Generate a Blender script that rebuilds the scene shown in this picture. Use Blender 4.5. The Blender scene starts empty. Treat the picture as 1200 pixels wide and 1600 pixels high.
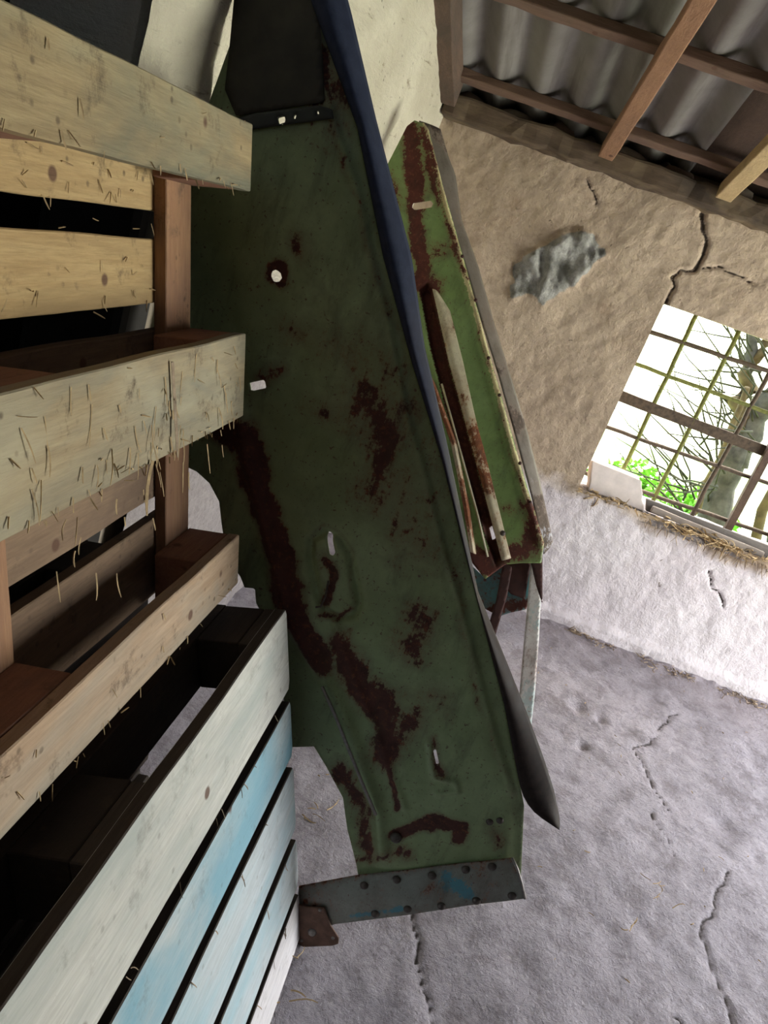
import bpy, math, random
import numpy as np
from mathutils import Vector, Matrix, noise
random.seed(7)
rng = np.random.default_rng(7)
SC = bpy.context.scene
COL = SC.collection

# ---------------------------------------------------------------- helpers
def tag(o, label=None, cat=None, group=None, kind=None):
    if label: o['label'] = label
    if cat: o['category'] = cat
    if group: o['group'] = group
    if kind: o['kind'] = kind
    return o

def empty(name, loc=(0, 0, 0), rot=(0, 0, 0)):
    o = bpy.data.objects.new(name, None)
    COL.objects.link(o); o.location = loc; o.rotation_euler = rot
    o.empty_display_size = .05
    return o

def mesh(name, verts, faces, mat, parent=None, smooth=False, attrs=None):
    me = bpy.data.meshes.new(name)
    me.from_pydata([tuple(map(float, v)) for v in verts], [], faces)
    me.update()
    if smooth:
        me.polygons.foreach_set('use_smooth', [True] * len(me.polygons))
    if attrs:
        for k, a in attrs.items():
            at = me.attributes.new(k, 'FLOAT', 'POINT')
            at.data.foreach_set('value', np.asarray(a, dtype=np.float32))
    me.materials.append(mat)
    o = bpy.data.objects.new(name, me)
    COL.objects.link(o)
    if parent: o.parent = parent
    return o

def bevel(o, w, seg=2):
    m = o.modifiers.new('bevel', 'BEVEL'); m.width = w; m.segments = seg
    m.limit_method = 'ANGLE'; m.angle_limit = math.radians(40)
    return o

def solid(o, t, off=-1):
    m = o.modifiers.new('solid', 'SOLIDIFY'); m.thickness = t; m.offset = off
    return o

def fbm(x, y, z=0.0, s=1.0, o=4):
    return noise.fractal(Vector((x * s, y * s, z * s)), 1.0, 2.0, o)

def vnoise(X, Y, seed, scale, octaves=3):
    """vectorised smooth value noise, range about -1..1"""
    r = np.random.default_rng(seed); T = r.uniform(-1, 1, (64, 64)); out = 0; amp = 1; tot = 0
    for k in range(octaves):
        x = X * scale * 2**k + 17.3 * k; y = Y * scale * 2**k + 9.1 * k
        xi = np.floor(x).astype(int); yi = np.floor(y).astype(int)
        fx = x - xi; fy = y - yi; fx = fx*fx*(3-2*fx); fy = fy*fy*(3-2*fy)
        g = lambda i, j: T[i % 64, j % 64]
        v = (g(xi, yi)*(1-fx) + g(xi+1, yi)*fx)*(1-fy) + (g(xi, yi+1)*(1-fx) + g(xi+1, yi+1)*fx)*fy
        out = out + amp*v; tot += amp; amp *= .5
    return out / tot * 1.5

def segdist(X, Y, pts, closed=False):
    """distance to a polyline, and the side-less parameter of the nearest point"""
    P = np.array(pts, float)
    if len(P) == 1: return np.hypot(X-P[0, 0], Y-P[0, 1]), np.zeros_like(X), (X*0+P[0, 0], X*0+P[0, 1])
    Q = np.roll(P, -1, 0) if closed else P[1:]
    A = P if closed else P[:-1]
    best = np.full(X.shape, 1e9); par = np.zeros(X.shape); NX = np.zeros(X.shape); NY = np.zeros(X.shape)
    n = len(A)
    for i in range(n):
        ax, ay = A[i]; dx, dy = Q[i]-A[i]; L = dx*dx+dy*dy+1e-12
        t = np.clip(((X-ax)*dx+(Y-ay)*dy)/L, 0, 1)
        cx = ax+t*dx; cy = ay+t*dy; d = np.hypot(X-cx, Y-cy)
        m = d < best
        best = np.where(m, d, best); par = np.where(m, (i+t)/n, par)
        NX = np.where(m, cx, NX); NY = np.where(m, cy, NY)
    return best, par, (NX, NY)

def band(X, Y, pts, w, soft=None):
    d, _, _ = segdist(X, Y, pts)
    soft = soft or w*.8
    return np.clip((w + soft - d)/(2*soft), 0, 1)

def inside(X, Y, poly):
    P = np.array(poly, float); Q = np.roll(P, -1, 0); r = np.zeros(X.shape, bool)
    for (x1, y1), (x2, y2) in zip(P, Q):
        if y1 == y2: continue
        c = ((y1 > Y) != (y2 > Y)) & (X < (x2-x1)*(Y-y1)/(y2-y1)+x1)
        r ^= c
    return r

def frame(O, U, V):
    O = np.array(O, float); U = np.array(U, float); U /= np.linalg.norm(U)
    V = np.array(V, float); V /= np.linalg.norm(V); N = np.cross(U, V)
    return O, U, V, N

def place(F, u, v, h):
    O, U, V, N = F
    u, v, h = [np.asarray(a, float)[..., None] for a in (u, v, h)]
    return O + u*U + v*V + h*N

def sheet(name, outline, holes, cell, F, mat, parent=None, hfn=None, attrs=None, thick=.002, smooth=True):
    """a dense sheet cut to an outline (with holes); hfn gives relief, attrs named fields"""
    P = np.array(outline, float)
    u0, v0 = P.min(0)-cell; u1, v1 = P.max(0)+cell
    nu = int((u1-u0)/cell)+2; nv = int((v1-v0)/cell)+2
    cu = u0+(np.arange(nu-1)+.5)*cell; cv = v0+(np.arange(nv-1)+.5)*cell
    CU, CV = np.meshgrid(cu, cv, indexing='ij')
    keep = inside(CU, CV, outline)
    for h in holes: keep &= ~inside(CU, CV, h)
    GU, GV = np.meshgrid(u0+np.arange(nu)*cell, v0+np.arange(nv)*cell, indexing='ij')
    cnt = np.zeros((nu, nv), int)
    for a in (0, 1):
        for b in (0, 1): cnt[a:nu-1+a, b:nv-1+b] += keep
    edge = (cnt > 0) & (cnt < 4)
    eu = GU[edge]; ev = GV[edge]; best = np.full(eu.shape, 1e9); bx = eu.copy(); by = ev.copy()
    for poly in [outline]+list(holes):
        d, _, (nx, ny) = segdist(eu, ev, poly, True)
        m = d < best; best = np.where(m, d, best); bx = np.where(m, nx, bx); by = np.where(m, ny, by)
    ok = best < cell*1.6
    GU[edge] = np.where(ok, bx, eu); GV[edge] = np.where(ok, by, ev)
    idx = -np.ones((nu, nv), int); used = cnt > 0; idx[used] = np.arange(used.sum())
    U_, V_ = GU[used], GV[used]
    H = hfn(U_, V_) if hfn else np.zeros_like(U_)
    I, J = np.nonzero(keep)
    faces = np.stack([idx[I, J], idx[I+1, J], idx[I+1, J+1], idx[I, J+1]], 1).tolist()
    at = {k: f(U_, V_) for k, f in (attrs or {}).items()}
    o = mesh(name, place(F, U_, V_, H), faces, mat, parent, smooth, at)
    if thick: solid(o, thick)
    return o

def box(name, a, b, mat, parent=None, bev=0):
    (x0, y0, z0), (x1, y1, z1) = a, b
    v = [(x, y, z) for x in (x0, x1) for y in (y0, y1) for z in (z0, z1)]
    f = [(0, 1, 3, 2), (4, 6, 7, 5), (0, 4, 5, 1), (2, 3, 7, 6), (0, 2, 6, 4), (1, 5, 7, 3)]
    o = mesh(name, v, f, mat, parent)
    if bev: bevel(o, bev)
    return o

def tubemesh(paths, sides=6):
    """paths: list of (points, radii) -> verts, faces"""
    V = []; Fc = []
    for pts, rad in paths:
        pts = [Vector(p) for p in pts]; n = len(pts); base = len(V)
        if not hasattr(rad, '__len__'): rad = [rad]*n
        t0 = (pts[1]-pts[0]).normalized(); ref = Vector((0, 0, 1)) if abs(t0.z) < .9 else Vector((1, 0, 0))
        for i, p in enumerate(pts):
            t = (pts[min(i+1, n-1)]-pts[max(i-1, 0)]).normalized()
            a = t.cross(ref).normalized(); b = t.cross(a)
            for k in range(sides):
                th = 2*math.pi*k/sides
                V.append(p+(a*math.cos(th)+b*math.sin(th))*rad[i])
        for i in range(n-1):
            for k in range(sides):
                k2 = (k+1) % sides
                Fc.append((base+i*sides+k, base+i*sides+k2, base+(i+1)*sides+k2, base+(i+1)*sides+k))
        Fc.append(tuple(base+k for k in range(sides))[::-1]); Fc.append(tuple(base+(n-1)*sides+k for k in range(sides)))
    return V, Fc

def tube(name, paths, mat, parent=None, sides=6, smooth=True):
    V, Fc = tubemesh(paths, sides)
    return mesh(name, V, Fc, mat, parent, smooth)

def beam(name, A, B, w, h, mat, up=(0, 0, 1), parent=None, seg=14, wob=.004, seed=0, bev=.004):
    """a rough sawn beam from A to B, w wide, h deep, slightly crooked"""
    A = Vector(A); B = Vector(B); t = (B-A).normalized(); s = t.cross(Vector(up)).normalized(); n = s.cross(t)
    V = []; Fc = []
    for i in range(seg+1):
        p = A.lerp(B, i/seg)
        for k, (a, b) in enumerate(((-1, -1), (1, -1), (1, 1), (-1, 1))):
            q = p+s*(a*w/2)+n*(b*h/2)
            q += Vector((fbm(i*.6, seed, k), fbm(i*.6, seed+9, k), fbm(i*.6, seed+5, k)))*wob
            V.append(q)
    for i in range(seg):
        for k in range(4):
            k2 = (k+1) % 4
            Fc.append((i*4+k, i*4+k2, i*4+4+k2, i*4+4+k))
    Fc.append((3, 2, 1, 0)); Fc.append((seg*4, seg*4+1, seg*4+2, seg*4+3))
    o = mesh(name, V, Fc, mat, parent)
    bevel(o, bev)
    return o

# ---------------------------------------------------------------- materials
class NT:
    def __init__(s, name):
        s.m = bpy.data.materials.new(name); s.m.use_nodes = True
        s.t = s.m.node_tree; s.b = s.t.nodes['Principled BSDF']; s.tc = s.t.nodes.new('ShaderNodeTexCoord')
    def link(s, a, b): s.t.links.new(a, b)
    def put(s, sock, v):
        if isinstance(v, bpy.types.NodeSocket): s.link(v, sock)
        elif v is not None: sock.default_value = v if not isinstance(v, tuple) or len(v) == 4 or len(sock.default_value) == 3 else (*v, 1)
    def map(s, scale=(1, 1, 1), rot=(0, 0, 0), loc=(0, 0, 0), src='Object'):
        n = s.t.nodes.new('ShaderNodeMapping'); s.link(s.tc.outputs[src], n.inputs[0])
        n.inputs['Scale'].default_value = scale; n.inputs['Rotation'].default_value = rot; n.inputs['Location'].default_value = loc
        return n.outputs[0]
    def noise(s, vec, scale=5, detail=5, rough=.6, dist=0):
        n = s.t.nodes.new('ShaderNodeTexNoise'); s.link(vec, n.inputs['Vector'])
        n.inputs['Scale'].default_value = scale; n.inputs['Detail'].default_value = detail
        n.inputs['Roughness'].default_value = rough; n.inputs['Distortion'].default_value = dist
        return n.outputs['Fac']
    def vor(s, vec, scale=5, feat='F1', rnd=1):
        n = s.t.nodes.new('ShaderNodeTexVoronoi'); n.feature = feat; s.link(vec, n.inputs['Vector'])
        n.inputs['Scale'].default_value = scale; n.inputs['Randomness'].default_value = rnd
        return n.outputs['Distance']
    def ramp(s, fac, lo, hi, a=0., b=1.):
        n = s.t.nodes.new('ShaderNodeMapRange'); n.clamp = True
        s.put(n.inputs[0], fac); s.put(n.inputs[1], lo); s.put(n.inputs[2], hi); s.put(n.inputs[3], a); s.put(n.inputs[4], b)
        return n.outputs[0]
    def math(s, op, a, b=0., c=0.):
        n = s.t.nodes.new('ShaderNodeMath'); n.operation = op
        for i, v in enumerate((a, b, c)): s.put(n.inputs[i], v)
        return n.outputs[0]
    def mix(s, fac, a, b):
        n = s.t.nodes.new('ShaderNodeMix'); n.data_type = 'RGBA'
        s.put(n.inputs[0], fac)
        for i, v in ((6, a), (7, b)):
            if isinstance(v, tuple): v = (*v[:3], 1)
            s.put(n.inputs[i], v)
        return n.outputs[2]
    def attr(s, name):
        n = s.t.nodes.new('ShaderNodeAttribute'); n.attribute_name = name
        return n.outputs['Fac']
    def xyz(s, src='Object'):
        n = s.t.nodes.new('ShaderNodeSeparateXYZ'); s.link(s.tc.outputs[src], n.inputs[0]); return n.outputs
    def bump(s, h, strength=.5, dist=.01, prev=None):
        n = s.t.nodes.new('ShaderNodeBump'); s.put(n.inputs['Height'], h)
        n.inputs['Strength'].default_value = strength; n.inputs['Distance'].default_value = dist
        if prev: s.link(prev, n.inputs['Normal'])
        return n.outputs[0]
    def done(s, col, rough=.8, bump=None, metal=0., spec=None):
        s.put(s.b.inputs['Base Color'], (*col, 1) if isinstance(col, tuple) and len(col) == 3 else col)
        s.put(s.b.inputs['Roughness'], rough); s.put(s.b.inputs['Metallic'], metal)
        if spec is not None: s.b.inputs['Specular IOR Level'].default_value = spec
        if bump: s.link(bump, s.b.inputs['Normal'])
        return s.m

def plain(name, col, rough=.8, metal=0., var=.25, sc=30):
    n = NT(name); v = n.noise(n.map(), sc, 4)
    c = n.mix(n.ramp(v, .3, .7), tuple(x*(1-var) for x in col), tuple(min(1, x*(1+var)) for x in col))
    return n.done(c, rough, n.bump(v, .2, .002), metal)

def wood(name, base, light, stain, axis=1, stain_amt=.5, paint=None, paint_amt=.5, dirt=.5, seed=0., pale=None, dark=(.075, .05, .03)):
    """sawn wood with the grain along one local axis, weather stains, knots, nail specks and old paint"""
    n = NT(name)
    sc = [9., 9., 9.]; sc[axis] = .7
    v = n.map(tuple(sc), loc=(seed, seed*1.7, seed*.6)); iso = n.map(loc=(seed*2, seed, seed*3))
    st = [3., 3., 3.]; st[axis] = 1.1
    blot = n.map(tuple(st), loc=(seed*1.3, seed*.2, seed))
    g = n.noise(v, 6, 6, .65, .6)
    c = n.mix(n.ramp(g, .3, .7), base, light)
    fine = n.noise(v, 26, 3, .7)
    c = n.mix(n.ramp(fine, .35, .62, .35, 0.), c, tuple(x*.55 for x in base))
    s1 = n.noise(blot, 1.6, 5, .62, .8)
    c = n.mix(n.ramp(s1, .62-.25*stain_amt, .78-.2*stain_amt, 0., .85), c, stain)
    if pale:
        s3 = n.noise(blot, 2.3, 4, .6, .3)
        c = n.mix(n.ramp(s3, .48, .68, 0., .7), c, pale)
    if paint:
        p1 = n.noise(blot, 1.1, 6, .6, 1.2)
        c = n.mix(n.ramp(p1, .66-.4*paint_amt, .80-.3*paint_amt, 0., .85), c, paint)
    k = n.vor(n.map(loc=(seed, seed, seed)), 7.5)
    c = n.mix(n.ramp(k, .055, .085, .9, 0.), c, (dark[0]*1.4, dark[1], dark[2]))
    sp = n.vor(iso, 38)
    gate = n.ramp(n.noise(iso, 9, 3), .5, .62)
    c = n.mix(n.math('MULTIPLY', n.ramp(sp, .10, .2, .9, 0.), n.math('MULTIPLY', gate, dirt)), c, dark)
    d = n.noise(iso, 14, 6, .75)
    c = n.mix(n.ramp(d, .57, .70, 0., dirt), c, dark)
    h = n.math('ADD', n.math('MULTIPLY', g, .7), n.math('MULTIPLY', fine, .5))
    return n.done(c, .85, n.bump(h, .55, .004, n.bump(d, .4, .004)))

def rusty(name, green, green2, rust=(.10, .028, .016), cream=(.52, .50, .25), teal=(.12, .30, .32), rough=.5, scale=1.0, drips=True, rust2=(.26, .085, .03)):
    """old green paint; the point fields rust, pale and teal say where each has taken over, noise breaks their edges"""
    n = NT(name)
    v = n.map(); a = n.noise(v, 5*scale, 5); b = n.noise(v, 22*scale, 6, .7); f = n.noise(v, 90*scale, 4, .7)
    streak = n.noise(n.map((60*scale, 60*scale, 7*scale), (0, math.radians(-28), 0)), 1, 4, .7)
    c = n.mix(n.ramp(a, .35, .65), green, green2)
    c = n.mix(n.ramp(b, .3, .75, 0., .5), c, tuple(x*.6 for x in green))
    r = n.attr('rust')
    edge = n.math('ADD', n.math('MULTIPLY', n.ramp(b, .28, .72), .50), n.math('MULTIPLY', n.ramp(streak if drips else f, .3, .7), .28))
    edge = n.math('ADD', edge, n.math('MULTIPLY', n.ramp(f, .3, .7), .22))
    mask = n.math('SUBTRACT', n.math('ADD', r, edge), 1.0)
    pale = n.math('SUBTRACT', n.math('ADD', n.attr('pale'), edge), 1.0)
    tl = n.math('SUBTRACT', n.math('ADD', n.attr('teal'), edge), 1.0)
    c = n.mix(n.ramp(tl, -.05, .08), c, teal)
    c = n.mix(n.ramp(pale, -.05, .08), c, cream)
    rc = n.mix(n.ramp(b, .4, .65), rust, tuple(x*.55 for x in rust))
    rc = n.mix(n.ramp(f, .55, .7), rc, rust2)
    halo = n.mix(.5, c, rust2)
    c = n.mix(n.ramp(n.math('ADD', n.math('ADD', r, n.math('MULTIPLY', a, .5)), n.math('MULTIPLY', b, .5)), .62, 1.15, 0., .62), c, tuple(x*1.1 for x in rust))
    c = n.mix(n.ramp(mask, -.14, .0, 0., .9), c, halo)
    c = n.mix(n.ramp(mask, -.02, .08), c, rc)
    sp = n.noise(v, 140*scale, 3, .6)
    c = n.mix(n.ramp(sp, .62, .70, 0., .8), c, rust)
    gr = n.noise(n.map((14, 14, 3.5), (0, math.radians(-28), 0)), 1.3, 6, .7, .4)
    c = n.mix(n.ramp(gr, .52, .70, 0., .5), c, (.05, .038, .022))
    ro = n.ramp(mask, -.1, .1, rough, .9)
    return n.done(c, ro, n.bump(n.math('ADD', f, n.ramp(mask, -.1, .1, .5, 0.)), .35, .0015))

def plaster():
    n = NT('lime_plaster'); v = n.map()
    a = n.noise(v, 2.2, 6, .6); b = n.noise(v, 12, 6, .7); f = n.noise(v, 60, 5, .7)
    c = n.mix(n.ramp(a, .35, .65), (.42, .325, .24), (.56, .45, .335))
    c = n.mix(n.ramp(b, .4, .7, 0., .6), c, (.58, .46, .33))
    c = n.mix(n.ramp(n.noise(v, 3.5, 5, .7, .5), .56, .7, 0., .55), c, (.34, .235, .16))
    c = n.mix(n.ramp(f, .50, .66, 0., .38), c, (.27, .20, .14))
    c = n.mix(n.ramp(n.noise(v, 7, 6, .75, .8), .60, .68, 0., .5), c, (.24, .175, .125))
    d = n.attr('dado'); dm = n.ramp(n.math('ADD', d, n.math('MULTIPLY', b, .5)), .62, .9)
    w = n.mix(n.ramp(a, .35, .65), (.66, .60, .62), (.78, .73, .74))
    w = n.mix(n.ramp(b, .6, .72, 0., .5), w, (.50, .44, .42))
    c = n.mix(dm, c, w)
    p = n.mix(n.ramp(b, .4, .62), (.20, .20, .18), (.46, .455, .42))
    c = n.mix(n.ramp(n.math('ADD', n.attr('patch'), n.math('MULTIPLY', b, .3)), .6, .72), c, p)
    c = n.mix(n.ramp(n.attr('crack'), .35, .75, 0., .95), c, (.055, .04, .03))
    pit = n.noise(v, 34, 3, .55, .6); g = n.ramp(n.noise(v, 5, 4), .46, .56)
    c = n.mix(n.math('MULTIPLY', n.ramp(pit, .69, .74, 0., .85), g), c, (.13, .095, .07))
    bn = n.bump(n.math('ADD', n.math('MULTIPLY', b, 1.), n.math('MULTIPLY', f, .9)), .75, .010)
    return n.done(c, .95, bn)

def whitewash():
    n = NT('chalky_limewash'); v = n.map()
    st = n.map((2.0, 3.0, 14), (math.radians(35), 0, 0))
    a = n.noise(v, 3, 5); s = n.noise(st, 2.0, 6, .7, .5); f = n.noise(v, 50, 5, .7)
    c = n.mix(n.ramp(a, .35, .65), (.52, .475, .36), (.66, .62, .49))
    c = n.mix(n.ramp(s, .60, .68, 0., .75), c, (.20, .15, .09))
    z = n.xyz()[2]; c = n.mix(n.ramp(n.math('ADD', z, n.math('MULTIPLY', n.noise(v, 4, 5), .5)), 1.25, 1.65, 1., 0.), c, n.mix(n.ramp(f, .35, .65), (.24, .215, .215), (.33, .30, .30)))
    pit = n.vor(v, 30); g = n.ramp(n.noise(v, 7, 4), .5, .6)
    c = n.mix(n.math('MULTIPLY', n.ramp(pit, .07, .15, .9, 0.), g), c, (.06, .045, .035))
    return n.done(c, .95, n.bump(n.math('ADD', s, f), .7, .012))

def concrete():
    n = NT('worn_floor_screed'); v = n.map()
    a = n.noise(v, 1.4, 6, .6, .4); b = n.noise(v, 9, 6, .72); f = n.noise(v, 75, 5, .75)
    c = n.mix(n.ramp(a, .35, .65), (.325, .300, .335), (.44, .41, .455))
    c = n.mix(n.ramp(b, .45, .7, 0., .6), c, (.53, .50, .545))
    c = n.mix(n.ramp(b, .50, .34, 0., .6), c, (.19, .165, .17))
    c = n.mix(n.ramp(f, .52, .68, 0., .45), c, (.16, .14, .14))
    c = n.mix(n.ramp(f, .45, .34, 0., .4), c, (.56, .52, .52))
    c = n.mix(n.ramp(n.attr('crack'), .3, .8, 0., .85), c, (.06, .05, .045))
    c = n.mix(n.attr('dirt'), c, (.30, .235, .23))
    bn = n.bump(f, 1., .010, n.bump(b, .6, .02))
    return n.done(c, .93, bn)

M_plaster = plaster(); M_wash = whitewash(); M_floor = concrete()
M_darkwall = plain('shade_darkened_plaster', (.018, .016, .014), .95)  # near black: deep shade of wall foot and side wall is in the colour
M_backwall = plain('old_backwall_plaster', (.26, .22, .17), .95)
M_runner = wood('weathered_pallet_pine', (.30, .22, .115), (.42, .33, .18), (.15, .155, .11), 1, .85, dirt=.75, seed=1.3, pale=(.38, .355, .22))
M_runner2 = wood('grey_pallet_pine', (.31, .235, .135), (.41, .335, .205), (.19, .195, .155), 1, .95, dirt=.85, seed=4.1, pale=(.42, .385, .27))
M_runner3 = wood('tan_pallet_pine', (.38, .26, .165), (.49, .36, .25), (.29, .29, .25), 1, .7, dirt=.8, seed=8.6)
M_slat = wood('yellow_pallet_pine', (.42, .28, .125), (.51, .37, .18), (.31, .215, .105), 1, .4, dirt=.75, seed=2.2)
M_cross = wood('reddish_pallet_pine', (.33, .17, .09), (.44, .26, .14), (.22, .12, .08), 2, .5, dirt=.7, seed=5.5)
M_block = wood('pallet_block_wood', (.24, .11, .07), (.32, .16, .10), (.14, .08, .06), 1, .5, dirt=.6, seed=3.5)
M_pale = wood('pale_grey_blue_board', (.50, .50, .46), (.62, .62, .58), (.36, .40, .38), 1, .6, dirt=.35, seed=6.2, paint=(.50, .62, .63), paint_amt=.25)
M_blue = wood('blue_washed_board', (.44, .49, .50), (.54, .58, .58), (.30, .38, .42), 1, .5, dirt=.35, seed=9.4, paint=(.17, .37, .47), paint_amt=.78)
M_blue2 = wood('faded_blue_board', (.46, .52, .55), (.56, .62, .65), (.36, .42, .46), 1, .5, dirt=.3, seed=12.4, paint=(.28, .49, .57), paint_amt=.75)
M_white = wood('whitish_board', (.62, .60, .62), (.74, .72, .74), (.52, .52, .56), 1, .5, dirt=.3, seed=15.4)
M_darkwood = wood('dark_old_wood', (.10, .065, .045), (.16, .10, .07), (.06, .045, .035), 1, .5, dirt=.6, seed=7.7)
M_log = wood('rotten_beam_wood', (.080, .053, .034), (.145, .100, .062), (.04, .029, .02), 0, .7, dirt=.7, seed=2.9, pale=(.24, .18, .10))
M_rafter = wood('planed_rafter_wood', (.26, .135, .072), (.35, .19, .105), (.20, .11, .065), 1, .3, dirt=.3, seed=3.9)
M_rafter2 = wood('yellowish_rafter_wood', (.42, .30, .15), (.52, .38, .20), (.28, .2, .1), 1, .3, dirt=.3, seed=9.9)
M_purlin = wood('reddish_batten_wood', (.135, .080, .055), (.19, .115, .078), (.12, .08, .06), 0, .4, dirt=.4, seed=1.9)
M_green = rusty('dark_green_panel_paint', (.195, .250, .115), (.28, .355, .185), rust=(.080, .027, .020), rust2=(.15, .05, .022))
M_green2 = rusty('light_green_panel_paint', (.21, .32, .10), (.27, .40, .15), rust=(.115, .03, .02), cream=(.66, .60, .32), teal=(.10, .28, .30), drips=False, rust2=(.19, .06, .03))
M_flange = rusty('rusty_cream_flange', (.62, .58, .40), (.70, .64, .45), rust=(.22, .075, .03), cream=(.72, .60, .52), scale=1.5, rust2=(.36, .15, .05))
def lipmat():
    n = NT('sky_tinted_edge_paint'); v = n.map(); a = n.noise(v, 6, 5); f = n.noise(v, 50, 5, .7)
    c = n.mix(n.ramp(f, .3, .7), (.022, .028, .052), (.038, .047, .080))  # navy stands in for reflected sky, fading to brown-black lower down
    z = n.xyz()[2]; w = n.ramp(n.math('ADD', z, n.math('MULTIPLY', a, .5)), 1.15, 1.6, 1., 0.)
    c = n.mix(w, c, n.mix(n.ramp(f, .35, .65), (.020, .015, .015), (.038, .028, .025)))
    return n.done(c, n.ramp(f, .3, .7, .55, .75), n.bump(f, .25, .001), spec=.10)
M_lip = lipmat()
M_blade = plain('black_worn_edge_steel', (.030, .026, .028), .5, 0., .3, 25)
M_bracket = rusty('blue_grey_bracket_paint', (.19, .20, .175), (.25, .265, .235), rust=(.09, .03, .02), teal=(.06, .22, .28), scale=1.5)
M_plate = plain('brown_rusted_plate', (.12, .065, .045), .8, 0., .4, 40)
M_rivet = plain('dark_rivet_steel', (.075, .06, .052), .5, .4, .3, 120)
M_steel = plain('bare_bolt_steel', (.22, .20, .19), .5, .4, .3, 120)
M_darkrust = plain('dark_channel_rust', (.055, .018, .014), .8, 0., .4, 30)
M_strapm = plain('black_strap_steel', (.022, .026, .022), .6, 0., .3, 30)
M_tin = rusty('grey_tin_strip', (.15, .13, .105), (.20, .175, .145), rust=(.11, .08, .06), cream=(.40, .43, .50), scale=1., rust2=(.22, .16, .12))
M_leg = rusty('chalky_strip_paint', (.84, .80, .75), (.88, .86, .82), rust=(.32, .13, .08), cream=(.86, .80, .74), teal=(.56, .66, .64))
M_grid = plain('rusted_window_bar', (.085, .060, .040), .85, 0., .4, 60)
M_gridmoss = plain('mossy_window_bar', (.16, .17, .045), .85, 0., .4, 60)
M_block_white = plain('limewashed_brick', (.80, .72, .68), .9, 0., .1, 18)
M_plank_grey = wood('grey_sill_board', (.17, .15, .14), (.22, .20, .18), (.13, .12, .11), 0, .5, dirt=.3, seed=1.1)
M_lath = wood('pale_sill_lath', (.32, .275, .24), (.38, .33, .29), (.26, .22, .2), 0, .3, dirt=.3, seed=2.1)
M_board = wood('dark_red_brown_boarding', (.050, .026, .018), (.075, .040, .028), (.03, .018, .014), 1, .5, dirt=.5, seed=16.7)
M_edge = wood('shade_toned_board_edge', (.045, .035, .028), (.075, .06, .05), (.03, .025, .02), 1, .5, dirt=.5, seed=6.7)  # dark tone puts the shade between the boards into the colour
M_deep = wood('shade_blackened_wood', (.030, .020, .015), (.045, .030, .022), (.02, .015, .012), 1, .5, dirt=.5, seed=5.7)  # near-black colour paints in the shade of the cavity behind the blue boards
M_slatdark = wood('shade_browned_pallet_board', (.20, .13, .08), (.28, .19, .12), (.13, .085, .06), 1, .6, dirt=.8, seed=11.2)  # darker copy of the slat wood, painting shade onto the lower boards
M_gusset = plain('blackened_gusset_paint', (.030, .026, .017), .7, 0., .4, 20)
M_straw = plain('dry_straw', (.44, .32, .17), .85, 0., .35, 60)
M_strawgrey = plain('grey_straw', (.34, .26, .18), .85, 0., .4, 60)
M_bark = plain('grey_ivy_bark', (.085, .080, .062), .95, 0., .5, 14)
M_bark2 = plain('yellow_bark', (.115, .085, .035), .95, 0., .4, 14)
M_twig = plain('mossy_twig', (.045, .045, .022), .9, 0., .4, 30)

def leafmat(name, c, t):
    n = NT(name); v = n.noise(n.map(), 9, 4)
    n.b.inputs['Transmission Weight'].default_value = 0
    n.b.inputs['Subsurface Weight'].default_value = 0
    return n.done(n.mix(n.ramp(v, .35, .65), c, t), .7)
M_leaf = leafmat('fresh_leaf', (.17, .42, .05), (.32, .58, .10))
M_grass = leafmat('fresh_grass', (.20, .46, .06), (.42, .66, .14))
M_meadow = leafmat('bright_meadow', (.50, .62, .28), (.72, .80, .52))

def roofmat():
    n = NT('asbestos_cement'); v = n.map()
    a = n.noise(v, 3, 6, .65); s = n.noise(n.map((14, 1.2, 1)), 1.3, 5, .6)
    f = n.noise(v, 60, 4)
    c = n.mix(n.ramp(a, .35, .65), (.165, .150, .138), (.245, .232, .215))
    c = n.mix(n.ramp(s, .52, .68, 0., .55), c, (.085, .065, .055))
    c = n.mix(n.ramp(n.noise(v, 1.7, 3), .55, .68, 0., .35), c, (.16, .19, .135))
    return n.done(c, .9, n.bump(n.math('ADD', a, f), .3, .003))
M_roof = roofmat()

# ---------------------------------------------------------------- the room
FW = frame((0, 3.52, 0), (1, 0, 0), (0, 0, 1))     # far wall, u = x, v = z
FL = frame((0, 0, 0), (1, 0, 0), (0, 1, 0))        # floor
WX0, WX1, WZ0, WZ1 = .568, 1.62, .655, 1.525       # window opening
far_cracks = [([(0.5734,1.8963),(0.6004,1.8461),(0.6407,1.8024),(0.6485,1.7577),(0.6448,1.6792)], .007),
              ([(0.6411,1.6753),(0.5864,1.6673),(0.5682,1.6286),(0.5906,1.5928),(0.5823,1.5625),(0.5858,1.5306)], .005),
              ([(0.6656,1.7051),(0.7203,1.7292),(0.7974,1.729),(0.8719,1.7173),(0.9417,1.7147)], .003),
              ([(0.0854,1.8828),(0.1238,1.8389),(0.1611,1.8046)], .003),
              ([(1.2732,0.5092),(1.3185,0.4415),(1.3584,0.4235),(1.4076,0.374)], .004)]
patch_poly = [(-0.0629,1.4278),(-0.0564,1.4995),(-0.0016,1.5646),(0.0383,1.6213),(0.0985,1.6683),(0.1894,1.688),(0.258,1.6603),(0.271,1.6243),(0.2393,1.5728),(0.2202,1.5307),(0.2151,1.4958),(0.1622,1.4496),(0.144,1.4096),(0.1143,1.3538),(0.0753,1.3771),(0.0207,1.3666),(-0.0252,1.3334)]
def edge_in(X, Y, poly, soft):
    X, Y = X+vnoise(X, Y, 301, 22, 3)*.016, Y+vnoise(X, Y, 302, 22, 3)*.016
    d, _, _ = segdist(X, Y, poly, True); return np.clip(np.where(inside(X, Y, poly), d, -d)/soft*.5+.5, 0, 1)
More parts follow.
